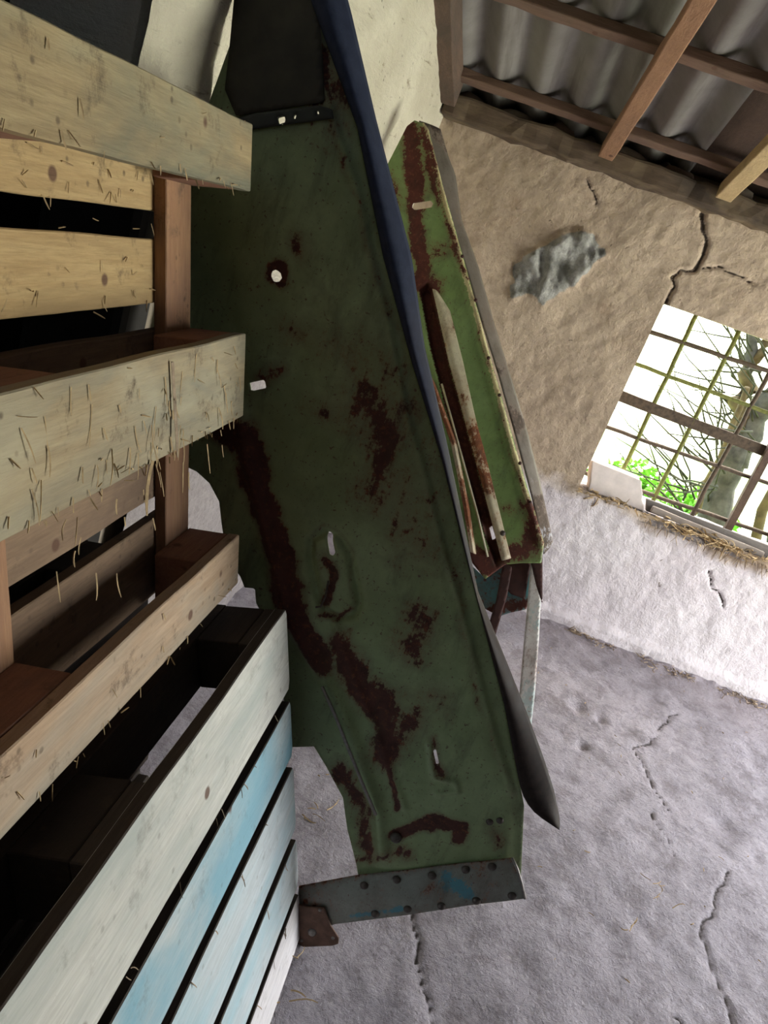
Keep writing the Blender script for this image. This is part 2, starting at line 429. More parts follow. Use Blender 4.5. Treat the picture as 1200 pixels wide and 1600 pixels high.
def far_crack(u, v):
    r = np.zeros_like(u)
    ju = u+vnoise(u, v, 3, 22, 3)*.008; jv = v+vnoise(u, v, 4, 22, 3)*.008
    for p, w in far_cracks: r = np.maximum(r, band(ju, jv, p, w, w*.7))
    return r
def far_h(u, v):
    h = vnoise(u, v, 1, 1.6, 3)*.012 + vnoise(u, v, 2, 9, 3)*.006 + vnoise(u, v, 12, 30, 2)*.0018
    h -= far_crack(u, v)*.016
    pm = edge_in(u, v, patch_poly, .02)
    ridge = vnoise(u*1.0+v*.5, v*.5-u*.2, 5, 20, 3)
    h += pm*(.012+ridge*.030)
    # the lower wall stands a little proud, with a soft ledge at the window's foot, and a plinth at the floor
    h += np.clip((.665+vnoise(u, v, 6, 6, 2)*.012-v)/.04, 0, 1)*.030
    h += np.clip((.075+vnoise(u, v, 7, 7, 2)*.012-v)/.02, 0, 1)*.035
    return h
def dado(u, v): return np.clip((.74+vnoise(u, v, 8, 3, 3)*.06-v)/.25, 0, .8)
win = [(WX0+.004, WZ0), (WX1, WZ0-.004), (WX1, WZ1), (1.0, WZ1+.006), (WX0+.012, WZ1)]
wf = sheet('wall_far', [(-.75, 0), (2.85, 0), (2.85, 1.98), (-.75, 1.98)], [win], .0085, FW, M_plaster, None, far_h,
      {'crack': far_crack, 'patch': lambda u, v: edge_in(u, v, patch_poly, .03), 'dado': dado}, thick=0)
tag(wf, kind='structure')
# reveals of the opening and the outer skin of the wall
def reveal(name, a, b, mat=M_plaster, par=wf): return box(name, a, b, mat, par)
box('window_reveal', (WX0-.35, 3.535, WZ0-.3), (WX0, 3.86, WZ1+.2), M_plaster, wf)
box('window_reveal', (WX1, 3.535, WZ0-.3), (WX1+.3, 3.86, WZ1+.2), M_plaster, wf)
box('window_lintel', (WX0, 3.535, WZ1+.004), (WX1, 3.86, WZ1+.2), M_plaster, wf)
sillo = sheet('window_sill', [(WX0, 3.49), (WX1, 3.49), (WX1, 3.86), (WX0, 3.86)], [], .012, frame((0, 0, WZ0-.008), (1, 0, 0), (0, 1, 0)), M_wash, wf,
      lambda u, v: vnoise(u, v, 21, 9, 3)*.007-np.clip((3.53-v)/.04, 0, 1)**2*.03, thick=.0)
box('window_sill_base', (WX0, 3.55, WZ0-.3), (WX1, 3.86, WZ0-.035), M_wash, wf)

floor_cracks = [([(1.2748,3.0398),(1.1759,2.8766),(1.1051,2.7186),(1.0276,2.6473),(1.0536,2.5435),(1.079,2.4835),(1.0896,2.4003),(1.1091,2.337)], .004),
                ([(1.0442,2.2896),(1.0737,2.1967),(1.0966,2.1074)], .003),
                ([(1.2757,2.1335),(1.2283,2.0422),(1.1821,1.9318),(1.1097,1.805),(1.1207,1.7466),(1.1288,1.6516),(1.1462,1.5515),(1.1355,1.4495)], .005),
                ([(0.3069,1.495),(0.3326,1.4114),(0.3378,1.343),(0.3731,1.2771),(0.3981,1.198)], .0045),
                ([(0.973,1.51),(1.0015,1.4887)], .005)]
def floor_crack(u, v):
    ju = u+vnoise(u, v, 33, 16, 3)*.012; jv = v+vnoise(u, v, 34, 16, 3)*.012; r = np.zeros_like(u)
    for p, w in floor_cracks: r = np.maximum(r, band(ju, jv, p, w*.8, w*.6))
    return r
pits = [(0.8112,2.7823),(1.3248,2.375),(0.8133,2.5292),(0.903,2.7523)]
def floor_h(u, v):
    h = vnoise(u, v, 31, 1.2, 3)*.012+vnoise(u, v, 32, 12, 3)*.0045
    h -= floor_crack(u, v)*.008
    for (a, b), r in zip(pits, (.03, .045, .018, .02)):
        h -= .018*np.exp(-((u-a)**2+(v-b)**2*.6)/r**2)
    # little heaps of crumbs along the far wall
    h += np.clip((v-3.36)/.15, 0, 1)*.02*(1+vnoise(u, v, 37, 14, 2))
    return h-.006
fl = sheet('floor', [(-.95, .2), (2.3, .2), (2.3, 3.62), (-.95, 3.62)], [], .0095, FL, M_floor, None, floor_h,
      {'crack': floor_crack, 'dirt': lambda u, v: np.clip((v-2.9)/.8+vnoise(u, v, 35, 4, 3)*.25, 0, 1)*.5}, thick=0)
tag(fl, kind='structure')
box('floor_slab', (-1.9, -2.6, -.2), (4.3, 3.86, -.03), M_floor, fl)

# left wall: from the far corner to a free end beside the pallets; a little out of square
K = .03
def lx(y): return -.57-K*(3.52-y)
FWL = frame((lx(3.52), 3.52, 0), (-K, -1, 0), (0, 0, 1))   # u runs towards the viewer
def roof_z(y): return 2.000+.30*(3.45-y)                    # underside plane of the battens
L = 2.34
def wash_h(u, v): return vnoise(u, v, 41, 1.8, 3)*.014+vnoise(u*.6+v*.8, v*.3, 42, 14, 3)*.006
FWL2 = (FWL[0], FWL[1], FWL[2], -FWL[3] if FWL[3][0] < 0 else FWL[3])
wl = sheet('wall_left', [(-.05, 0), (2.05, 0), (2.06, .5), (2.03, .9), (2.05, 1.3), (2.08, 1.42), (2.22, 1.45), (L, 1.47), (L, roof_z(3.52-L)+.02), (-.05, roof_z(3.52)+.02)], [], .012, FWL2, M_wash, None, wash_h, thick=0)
tag(wl, kind='structure')
yE = 3.52-L
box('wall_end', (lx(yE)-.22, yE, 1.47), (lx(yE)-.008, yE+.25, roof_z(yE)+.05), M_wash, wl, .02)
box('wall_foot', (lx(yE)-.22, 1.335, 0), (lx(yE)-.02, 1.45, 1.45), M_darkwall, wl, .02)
box('wall_core', (lx(yE)-.22, 1.44, 0), (lx(yE)-.03, 3.52, 2.1), M_backwall, wl)

# the rest of the shell, mostly out of the picture
o = box('wall_side', (-1.9, -2.6, 0), (-1.75, 3.6, 3.4), M_darkwall); tag(o, kind='structure')
o = box('wall_back', (-1.9, -2.7, 0), (3.2, -2.6, 3.8), M_darkwall); tag(o, kind='structure')
DX = 2.95; DY0, DY1, DZ = 1.55, 3.15, 1.95
wr = empty('wall_right', (DX, 0, 0)); tag(wr, kind='structure')
def rw(y0, y1, z0, z1): return box('masonry', (0, y0, z0), (.3, y1, z1), M_backwall, wr)
rw(-2.7, DY0, 0, 4.1); rw(DY1, 3.86, 0, 2.3); rw(DY0, DY1, DZ, 3.2)
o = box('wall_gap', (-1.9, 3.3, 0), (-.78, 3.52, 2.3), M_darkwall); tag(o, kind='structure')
o = box('wall_outer', (-1.9, 3.61, 0), (WX0-.3, 3.86, 2.3), M_backwall); tag(o, kind='structure')
o = box('wall_outer', (WX1+.25, 3.61, 0), (3.3, 3.86, 2.3), M_backwall); tag(o, kind='structure')
o = box('wall_outer', (WX0-.3, 3.60, 0), (WX1+.25, 3.86, WZ0-.29), M_backwall); tag(o, kind='structure')
o = box('wall_outer', (WX0-.3, 3.61, WZ1+.19), (WX1+.25, 3.86, 2.3), M_backwall); tag(o, kind='structure')

# ---------------------------------------------------------------- roof
SL = .30
def rp(x, y, dz=0.0): return (x, y, roof_z(y)+dz)
# corrugated sheets
def corrugated(name, x0, x1, y0, y1, dz, label, kind=None):
    nx = int((x1-x0)/.0125)+1; ny = 24; V = []; Fc = []
    for j in range(ny+1):
        y = y0+(y1-y0)*j/ny
        for i in range(nx+1):
            x = x0+(x1-x0)*i/nx
            V.append((x, y, roof_z(y)+dz+.026*math.cos(2*math.pi*(x+.62)/.165)))
    for j in range(ny):
        for i in range(nx):
            a = j*(nx+1)+i; Fc.append((a, a+1, a+nx+2, a+nx+1))
    o = mesh(name, V, Fc, M_roof, None, True); solid(o, .007)
    return o
RX = .455
tag(corrugated('roofing_sheet', -.75, RX, 2.05, 3.60, .07, ''), 'grey corrugated cement roof sheet above the plastered wall by the corner', 'roofing sheet')
tag(corrugated('roofing_sheet', -.75, RX+1.2, .55, 2.2, .09, ''), 'grey corrugated roof sheet lapping over from higher up, at the top of the photo', 'roofing sheet')
# dark boarding where a sheet is missing
rb = empty('roof_boarding'); tag(rb, 'dark brown boarding filling the roof to the right of the corrugated sheet', 'boarding')
for i in range(12):
    x0 = RX+.01+i*.21
    V = [rp(x0, 2.2, .08), rp(x0+.2, 2.2, .08), rp(x0+.2, 3.60, .08), rp(x0, 3.60, .08)]
    V += [(a, b, c+.025) for a, b, c in V]
    mesh('board', V, [(3, 2, 1, 0), (4, 5, 6, 7), (0, 1, 5, 4), (1, 2, 6, 5), (2, 3, 7, 6), (3, 0, 4, 7)], M_board, rb)
# remaining roof, unseen
o = mesh('ceiling', [rp(-1.9, 3.9, .14), rp(3.3, 3.9, .14), rp(3.3, -2.7, .14), rp(-1.9, -2.7, .14), rp(-1.9, 3.9, .2), rp(3.3, 3.9, .2), rp(3.3, -2.7, .2), rp(-1.9, -2.7, .2)],
         [(0, 1, 2, 3), (7, 6, 5, 4), (0, 3, 7, 4), (1, 0, 4, 5), (2, 1, 5, 6), (3, 2, 6, 7)], M_darkwall)
tag(o, kind='structure')
# wall plate on top of the far wall: a rough squared log
wpz = 1.955
wp = beam('wall_plate', (-.56, 3.47, wpz+.005), (2.9, 3.47, wpz-.02), .13, .085, M_log, seg=70, wob=.012, seed=3, bev=.012)
tag(wp, 'rough dark wall plate beam lying along the top of the plastered wall', 'beam')
# stones and mortar crumbs bedded on the wall head behind the plate
for i, (x, w, h) in enumerate(((-.47, .13, .07), (-.28, .15, .06), (-.08, .12, .09), (.2, .16, .07), (.42, .13, .06), (.66, .15, .08), (.9, .12, .06))):
    V = []; Fc = []
    n1, n2 = 9, 7
    for a in range(n2+1):
        th = math.pi*a/n2
        for b in range(n1):
            ph = 2*math.pi*b/n1
            d = Vector((math.sin(th)*math.cos(ph), math.sin(th)*math.sin(ph), math.cos(th)))
            r = 1+.35*fbm(d.x+i*3, d.y, d.z, 1.3)
            V.append((x+d.x*w/2*r, 3.53+d.y*.05*r, 2.005+d.z*h*.45*r))
    for a in range(n2):
        for b in range(n1):
            Fc.append((a*n1+b, a*n1+(b+1) % n1, (a+1)*n1+(b+1) % n1, (a+1)*n1+b))
    s = mesh('stone', V, Fc, M_backwall if i % 2 else M_darkwood, None, True)
    where = ['in the corner beside the limewashed wall', 'second from the corner', 'third from the corner', 'just left of the reddish rafter', 'just right of the reddish rafter', 'left of the yellowish rafter', 'right of the yellowish rafter'][i]
    tag(s, 'rough stone under the roof on the wall head, '+where, 'stone', 'stones on the wall head under the roof')
# rafters
def rafter(xf, xt, yt, w, h, mat, label, seed):
    A = Vector(rp(xf, 3.40, -.035)); B = Vector(rp(xt, yt, -.035))
    o = beam('rafter', A, B, w, h, mat, (0, SL, 1), seg=20, wob=.003, seed=seed); tag(o, label, 'rafter'); return o
rafter(.118, .235, 1.2, .060, .06, M_rafter, 'reddish planed rafter running up under the corrugated roof in the middle of it', 1)
rafter(.60, .63, 1.2, .064, .06, M_rafter2, 'yellowish rafter at the right edge of the photo, resting on the wall plate', 2)
def rafter_left():
    A = Vector((lx(3.4)+.035, 3.4, roof_z(3.4)-.02)); B = Vector((lx(1.5)+.035, 1.5, roof_z(1.5)-.02))
    o = beam('rafter', A, B, .06, .10, M_darkwood, (0, SL, 1), seg=20, wob=.004, seed=5)
    tag(o, 'dark rafter tight against the limewashed side wall in the corner', 'rafter')
rafter_left()
# battens
for y, lab in ((3.33, 'thin reddish batten under the corrugated sheet, the one nearest the wall plate'), (2.80, 'thin reddish batten crossing above the planed rafter, second from the wall plate'), (2.27, 'thin reddish batten high in the roof, third from the wall plate')):
    o = beam('roof_batten', rp(-.6, y, .02), rp(2.9, y, .02), .05, .035, M_purlin, (0, SL, 1), seg=40, wob=.006, seed=int(y*10))
    tag(o, lab, 'batten')

# ---------------------------------------------------------------- window
w1 = empty('window_1', (WX0, 3.70, WZ0)); tag(w1, kind='structure')
W1 = Vector((WX0, 3.70, WZ0))
def gp(p, dy=0): return Vector((p[0], 3.70+dy, p[1]))-W1
def grbar(px, r, mat, name='window_bar', dy=0):
    p, q = px; r *= 1.45
    a, b = gp(p, dy), gp(q, dy); e = (b-a)*.04
    n = 14; pts = [a-e+(b-a+2*e)*i/n for i in range(n+1)]
    pts = [q_+Vector((fbm(q_.x, q_.z, r, 9)*.004, 0, fbm(q_.z, q_.x, 3, 9)*.004)) for q_ in pts]
    return tube(name, [(pts, r)], mat, w1, 6)
gv = [[(0.7595,1.5362),(0.7586,0.7072)], [(0.9597,1.496),(0.9485,0.6523)], [(1.1611,1.5333),(1.1435,0.6621)]]
gh = [[(0.5939,1.3975),(1.1945,1.4115)], [(0.58,1.2468),(1.2805,1.2442)], [(0.5803,0.9292),(1.4322,0.9491)], [(0.5708,0.6909),(1.5478,0.7244)]]
for i, p in enumerate(gv): grbar(p, .0075, M_gridmoss if i < 2 else M_grid)
for i, p in enumerate(gh): grbar(p, .0070 if i else .008, [M_grid, M_gridmoss, M_grid, M_grid][i])
(ax, az), (bx, bz) = [(0.5734,1.088),(1.3664,1.0771)]
beam('window_rail', gp((ax-.03, az)), gp((bx+.2, bz)), .022, .050, M_grid, parent=w1, wob=.002, seed=2, bev=.002)
(ax, az), (bx, bz) = [(1.3043,1.127),(1.3158,0.6631)]
beam('window_mullion', gp((ax+.01, WZ1+.02), -.02), gp((bx, bz), -.02), .035, .03, M_darkwood, (0, 1, 0), parent=w1, wob=.002, seed=3, bev=.002)

# things on the sill
def sillbox(name, pts, y0, y1, mat, seed, lab, cat, amp=.004, sub=5):
    """front outline (x, z) pushed back from y0 to y1, roughened"""
    n = len(pts); P = []
    for i in range(n):
        a, b = Vector(pts[i]), Vector(pts[(i+1) % n])
        for k in range(sub): P.append(a.lerp(b, k/sub))
    m = len(P); V = []; Fc = []; L_ = 5
    for j in range(L_):
        y = y0+(y1-y0)*j/(L_-1)
        for p in P: V.append((p.x+fbm(p.x*30, y*30, seed)*amp, y, p.y+fbm(p.y*30, y*30, seed+5)*amp))
    for j in range(L_-1):
        for i in range(m):
            k = (i+1) % m; Fc.append((j*m+i, j*m+k, (j+1)*m+k, (j+1)*m+i))
    Fc.append(tuple(range(m))[::-1]); Fc.append(tuple((L_-1)*m+i for i in range(m)))
    o = mesh(name, V, Fc, mat); bevel(o, .006, 2); tag(o, lab, cat); return o
brickpts = [(0.6277,0.6195),(0.5789,0.7759),(0.8318,0.8333),(0.894,0.6432)]
zb = WZ0-.006
sillbox('white_brick', [(brickpts[0][0], zb), (brickpts[1][0], zb+.135), (brickpts[2][0]-.01, zb+.128), (brickpts[3][0], zb)], 3.555, 3.66, M_block_white, 3,
        'sunlit limewashed brick block standing on the window sill at its left corner', 'brick', .013)
pl = [(0.8979,0.6346),(0.876,0.6963),(1.3819,0.7561),(1.4401,0.7132)]
sillbox('grey_board', [(pl[0][0]+.01, zb), (pl[1][0]+.01, zb+.058), (pl[2][0]+.15, zb+.052), (pl[3][0]+.18, zb)], 3.57, 3.592, M_plank_grey, 5,
        'grey weathered board standing on edge on the window sill beside the white brick', 'board', .002)
beam('pale_lath', Vector((.92, 3.545, zb+.028)), Vector((1.46, 3.535, zb+.012)), .02, .03, M_lath, seg=10, wob=.002, seed=6)
tag(bpy.data.objects['pale_lath'], 'thin pale lath lying in front of the grey board on the window sill', 'lath')

# straw
def blades(name, specs, mat, r=.0012, parent=None, label=None, cat=None):
    """specs: (point, direction, length, curl)"""
    paths = []
    for p, d, l, c in specs:
        p = Vector(p); d = Vector(d).normalized(); s = Vector((random.uniform(-1, 1), random.uniform(-1, 1), random.uniform(-1, 1)))
        pts = [p+d*(l*t)+s*(c*l*math.sin(t*math.pi*.8)) for t in (0, .25, .5, .75, 1)]
        rr = r*random.uniform(.6, 1.4); paths.append((pts, [rr, rr, rr, rr, rr*.5]))
    o = tube(name, paths, mat, parent, 3, False)
    if label: tag(o, label, cat, kind='stuff')
    return o
sp = []
for i in range(300):
    x = random.choice([random.uniform(.56, 1.6), random.gauss(1.12, .07), random.gauss(1.35, .12), random.gauss(.72, .06)]); x = min(1.6, max(.57, x)); w = .55+.45*(x > 1.0)
    y = random.uniform(3.485, 3.55); z = zb+random.uniform(-.01, .012)*1
    sp.append(((x, y, z), (random.uniform(-1, 1), random.uniform(-.5, .3), random.uniform(-.35, .15)), random.uniform(.02, .09)*w, random.uniform(.05, .7)))
blades('sill_straw', sp, M_straw, .0027, None, 'loose dry straw lying along the edge of the window sill', 'straw')
sp = []
for i in range(60):
    x = random.uniform(.9, 1.5)
    sp.append(((x, 3.478, WZ0-.02), (random.uniform(-.6, .6), -.15, -1), random.uniform(.02, .07), .15))
for i in range(7):
    x = random.choice([.63, .85, 1.0, 1.2, 1.3])+random.uniform(-.02, .02)
    sp.append(((x, 3.478, WZ0-.02-random.random()*.03), (random.uniform(-.6, .6), -.15, -1), random.uniform(.02, .05), .15))
blades('hanging_straw', sp, M_strawgrey, .0016, None, 'wisps of straw hanging down the pale wall under the window sill', 'straw')
sp = []
for i in range(420):
    x = random.uniform(.62, 2.2); y = 3.44-abs(random.gauss(0, .035))
    if fbm(x*5, 1, 2) < -.12: continue
    sp.append(((x, y, .012), (random.uniform(-1, 1), random.uniform(-1, 1), random.uniform(-.1, .25)), random.uniform(.01, .045), random.uniform(0, .3)))
blades('floor_chaff', sp, M_strawgrey, .0022, None, 'straw chaff and crumbs gathered along the foot of the pale wall', 'chaff')
sp = []
for (x, y) in [(-0.0266,1.6379),(-0.0032,1.6666),(0.0591,1.2465),(0.0642,1.1392),(0.9868,1.9179),(0.8724,1.701),(1.0144,1.8715),(0.3782,1.6158)]:
    for k in range(3): sp.append(((x+random.uniform(-.02, .02), y+random.uniform(-.02, .02), .008), (random.uniform(-1, 1), random.uniform(-1, 1), .1), random.uniform(.02, .06), .2))
for i in range(120):
    sp.append(((random.uniform(-.4, 2.), random.uniform(.8, 3.3), .006), (random.uniform(-1, 1), random.uniform(-1, 1), .05), random.uniform(.006, .02), .2))
blades('floor_straw', sp, M_straw, .0014, None, 'short bits of straw scattered over the bare floor', 'straw')

# ---------------------------------------------------------------- pallets
def plank(name, x0, x1, y0, y1, z0, z1, mat, parent, seed=0, wob=.002, cut=(0, 0), long='y', edge=None):
    """board with slightly wavy sides; local x is thickness; cut = bevelled corners (bottom, top) at the far end"""
    n = 26; P = []
    if long == 'y':
        for i in range(n+1):
            y = y0+(y1-y0)*i/n; zz = z0+fbm(y*4, seed, 1)*wob
            if i == n and cut[0]: P.append((y-cut[0]*.5, zz)); P.append((y, zz+cut[0])); continue
            P.append((y, zz))
        for i in range(n, -1, -1):
            y = y0+(y1-y0)*i/n; zz = z1+fbm(y*4, seed, 7)*wob
            if i == n and cut[1]: P.append((y, zz-cut[1])); P.append((y-cut[1]*.5, zz)); continue
            P.append((y, zz))
    else:
        for i in range(n+1): z = z0+(z1-z0)*i/n; P.append((y1+fbm(z*4, seed, 1)*wob, z))
        for i in range(n, -1, -1): z = z0+(z1-z0)*i/n; P.append((y0+fbm(z*4, seed, 7)*wob, z))
    m = len(P)
    V = [(x0, a, b) for a, b in P]+[(x1, a, b) for a, b in P]
    Fc = [tuple(range(m))[::-1], tuple(range(m, 2*m))]
    for i in range(m):
        k = (i+1) % m; Fc.append((i, k, m+k, m+i))
    o = mesh(name, V, Fc, mat, parent)
    if edge:
        o.data.materials.append(edge)
        for p in o.data.polygons:
            if p.index > 1: p.material_index = 1
    bevel(o, .0018, 1)
    return o

def fix_normals(o):
    import bmesh
    bm = bmesh.new(); bm.from_mesh(o.data); bmesh.ops.recalc_face_normals(bm, faces=bm.faces); bm.to_mesh(o.data); bm.free()

PY1 = 1.292; PL = 1.2
def pallet(name, loc, lean, label, front_deck, mats, deck_z=None, runner_z=None, group=None):
    """local x outwards (towards the room), y into the depth, z up the lean; 0.8 m high on its long edge"""
    t = empty(name, loc, (0, -lean, 0)); tag(t, label, 'pallet')
    y1 = 0.0; y0 = -PL
    D = .144
    xs = {'deck': (-.022, 0) if front_deck else (-D, -D+.022)}
    xs['cross'] = (-.044, -.022) if front_deck else (-D+.022, -D+.044)
    xs['block'] = (-.122, -.044) if front_deck else (-.100, -.022)
    xs['run'] = (-D, -.122) if front_deck else (-.022, 0)
    deck_z = deck_z or [(0, .145), (.185, .285), (.3275, .4725), (.515, .615), (.655, .80)]
    runner_z = runner_z or [(0, .10), (.3275, .4725), (.70, .80)]
    for i, (a, b) in enumerate(deck_z):
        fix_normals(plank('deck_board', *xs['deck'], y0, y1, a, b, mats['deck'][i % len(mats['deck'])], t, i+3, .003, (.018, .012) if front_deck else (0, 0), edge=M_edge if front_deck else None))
    for i, (a, b) in enumerate(((y0, y0+.145), (-.672, -.527), (-.145, y1))):
        if not front_deck and i == 2: a, b = -.098, -.004
        fix_normals(plank('cross_board', *xs['cross'], a, b, .002, .798, mats['cross'], t, i+20, .002, long='z'))
    for i, (a, b) in enumerate(runner_z):
        fix_normals(plank('runner_board', *xs['run'], y0, y1, a, b, mats['run'][i % len(mats['run'])], t, i+40, .003))
    for i, (a, b) in enumerate(runner_z):
        for (c, d) in ((y0, y0+.145), (-.672, -.527), (-.145, y1-.002)):
            fix_normals(plank('spacer_block', *xs['block'], c, d, a+.001, b-.001, mats['block'], t, i+60, .001))
    return t
lean_b = math.atan(.261/.762); lean_u = math.atan(.19/.79)
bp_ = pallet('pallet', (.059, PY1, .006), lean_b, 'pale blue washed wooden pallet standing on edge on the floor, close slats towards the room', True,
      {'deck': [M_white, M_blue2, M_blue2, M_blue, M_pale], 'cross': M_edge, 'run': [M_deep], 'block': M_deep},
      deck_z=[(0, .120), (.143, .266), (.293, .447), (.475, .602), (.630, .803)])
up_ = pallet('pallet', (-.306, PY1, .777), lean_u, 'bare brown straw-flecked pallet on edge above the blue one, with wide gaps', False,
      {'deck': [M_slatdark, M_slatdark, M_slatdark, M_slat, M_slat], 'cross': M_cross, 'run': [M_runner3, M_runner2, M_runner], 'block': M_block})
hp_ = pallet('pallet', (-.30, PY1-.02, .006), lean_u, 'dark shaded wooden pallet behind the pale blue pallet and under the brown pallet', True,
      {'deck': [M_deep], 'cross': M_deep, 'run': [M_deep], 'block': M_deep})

# straw clinging to the brown pallet, in its local frame
sp = []
for i in range(210):
    rz = random.choice([(.0, .10), (.3275, .4725), (.3275, .4725), (.70, .80)])
    y = random.uniform(-1.1, -.03)
    if random.random() < .6: z = rz[0]+random.uniform(-.003, .012)
    else: z = random.uniform(*rz)
    sp.append(((.0015, y, z), (.12, random.uniform(-.5, .5), random.uniform(-1, .2)), random.uniform(.004, .020), .03))
for i in range(130):
    z = random.choice([.515, .655, .615, .3275, .56, .70])+random.uniform(-.004, .03)
    sp.append(((-.1205, random.uniform(-1.1, -.1), z), (.12, random.uniform(-.5, .5), random.uniform(-1, .3)), random.uniform(.004, .022), .04))
for i in range(70):
    y = random.gauss(-.45, .2); sp.append(((.0015, y, .4725-.145*random.random()**3-.14*random.random()), (.08, random.uniform(-.4, .4), -1), random.uniform(.01, .05), .12))
sb = blades('clinging_straw', sp, M_straw, .0009, up_); sb['kind'] = 'stuff'
# two long stalks on the middle runner
blades('straw_stalk', [((.004, -.30, .46), (.05, .03, -1), .14, .05)], M_strawgrey, .0022, up_)
blades('straw_stalk', [((.004, -.36, .335), (.10, -.35, -1), .075, .08)], M_straw, .0030, up_)
sp = []
for i in range(40):
    sp.append(((.0015, random.uniform(-1., -.05), random.choice([.122, .268, .448, .604, .63])), (.2, random.uniform(-.5, .5), -.6), random.uniform(.006, .02), .15))
sb = blades('clinging_straw', sp, M_strawgrey, .0009, bp_); sb['kind'] = 'stuff'

# ---------------------------------------------------------------- the near sheet metal panel
n1 = math.hypot(1, .07)
O1 = (0, 1.31, 0)
F1 = frame(O1, (1, 0, 0), (0, .07, 1))            # normal points at the viewer (-y)
p1 = empty('machine_panel', (.104, 1.31, 0)); T1 = Vector((.104, 1.31, 0))
tag(p1, 'large dark green rusted metal panel standing behind the pallets, nearest of two', 'metal panel')
F1 = (F1[0]-np.array(T1), F1[1], F1[2], F1[3])
out1 = [(-0.6085,1.7435),(-0.6035,1.8515),(-0.5491,1.8667),(-0.4967,1.7761),(-0.3606,1.6144),(-0.249,1.432),(-0.142,1.2814),(-0.0226,1.1254),(0.0703,0.9889),(0.1534,0.8689),(0.2642,0.7095),(0.3585,0.5558),(0.3872,0.5088),(0.4462,0.3449),(0.4349,0.3445),(0.1346,0.1773),(0.1166,0.212),(0.0681,0.288),(0.0348,0.3554),(-0.0214,0.4087),(-0.0626,0.4447),(-0.1085,0.4232),(-0.1612,0.5335),(-0.2192,0.6493),(-0.2764,0.71),(-0.2878,0.738),(-0.3086,0.7323),(-0.3225,0.7502),(-0.3393,0.7639),(-0.3705,0.7978),(-0.3923,0.8435),(-0.4103,0.8859),(-0.4395,0.9148),(-0.4707,0.9275),(-0.4947,0.9292),(-0.5308,0.9699),(-0.595,1.1928),(-0.6352,1.4168),(-0.632,1.5505),(-0.6256,1.6004)]
def disc(c, r, r2=None, n=12): r2 = r2 or r; return [(c[0]+r*math.cos(2*math.pi*k/n), c[1]+r2*math.sin(2*math.pi*k/n)) for k in range(n)]
h1 = [[(-0.4355,1.3404),(-0.4285,1.3463),(-0.4185,1.3427),(-0.4136,1.335),(-0.4173,1.3266),(-0.4267,1.3245),(-0.434,1.3315)],
      [(-0.4156,1.1341),(-0.3903,1.1498),(-0.3821,1.1363),(-0.4087,1.12)],
      [(-0.1845,0.9076),(-0.1806,0.912),(-0.1742,0.909),(-0.1554,0.8772),(-0.1581,0.869),(-0.1653,0.8703)],
      [(0.1708,0.5533),(0.1746,0.5583),(0.193,0.528),(0.1892,0.5229)],
      [(-0.5018,1.5869),(-0.4896,1.5939),(-0.484,1.584),(-0.4949,1.5764)], [(-0.4754,1.5984),(-0.4706,1.602),(-0.4674,1.5956),(-0.4722,1.592)], [(-0.4386,1.6173),(-0.4346,1.6196),(-0.4307,1.6113),(-0.4336,1.6094)]]
ridge1 = [(-0.4235,1.077),(-0.3809,0.9936),(-0.3285,0.9113),(-0.2651,0.8091),(-0.2099,0.7142),(-0.1525,0.6629),(-0.0846,0.6075),(-0.0244,0.5472),(0.0479,0.4498),(0.1136,0.366),(0.1537,0.2773)]
fold1 = [(-0.4895,1.7188),(-0.3879,1.5899),(-0.3273,1.5176),(-0.2603,1.4052),(-0.2057,1.3307),(-0.1225,1.1896),(-0.0477,1.0895),(0.0319,0.9732),(0.1121,0.8658),(0.2051,0.7288),(0.2805,0.6235),(0.3528,0.5285)]
oval1 = [(-0.2017,0.8525),(-0.2087,0.8823),(-0.1909,0.9064),(-0.1606,0.9089),(-0.13,0.8862),(-0.0988,0.8347),(-0.0763,0.7932),(-0.0796,0.7667),(-0.1044,0.7502),(-0.1359,0.7531),(-0.16,0.7799),(-0.1812,0.8149)]
tear1 = [(-0.1077,0.7353),(-0.0681,0.6844),(-0.0184,0.6213),(0.0383,0.5598),(0.0813,0.4986),(0.1627,0.4001)]
tab1 = [(0.1613,0.5602),(0.1841,0.514),(0.1967,0.4952),(0.2389,0.5037),(0.2511,0.4864),(0.2123,0.4611)]
def h_p1(u, v):
    h = vnoise(u, v, 51, 2.2, 2)*.006+vnoise(u, v, 52, 14, 2)*.0007
    d, _, (cx, cy) = segdist(u, v, ridge1); side = (u-cx)+(v-cy)*.35
    h += np.exp(-(d/.016)**2)*.018 - (1/(1+np.exp(side/.010)))*.014*np.exp(-d/.25)
    d, _, (cx, cy) = segdist(u, v, fold1); side = (u-cx)+(v-cy)*.4
    h += np.exp(-(d/.006)**2)*.004 - 1/(1+np.exp(-side/.007))*.009
    d, _, _ = segdist(u, v, oval1, True); ins = inside(u, v, oval1)
    h -= np.exp(-(d/.007)**2)*.010; h += np.where(ins, .0015*np.clip(d/.01, 0, 1), 0)
    d, _, (cx, cy) = segdist(u, v, tear1); h += np.exp(-(d/.008)**2)*.006
    d, _, _ = segdist(u, v, tab1); h += np.exp(-(d/.006)**2)*.006
    return h
def warp(u, v, a, s): return u+vnoise(u, v, 201, s, 3)*a, v+vnoise(u, v, 202, s, 3)*a
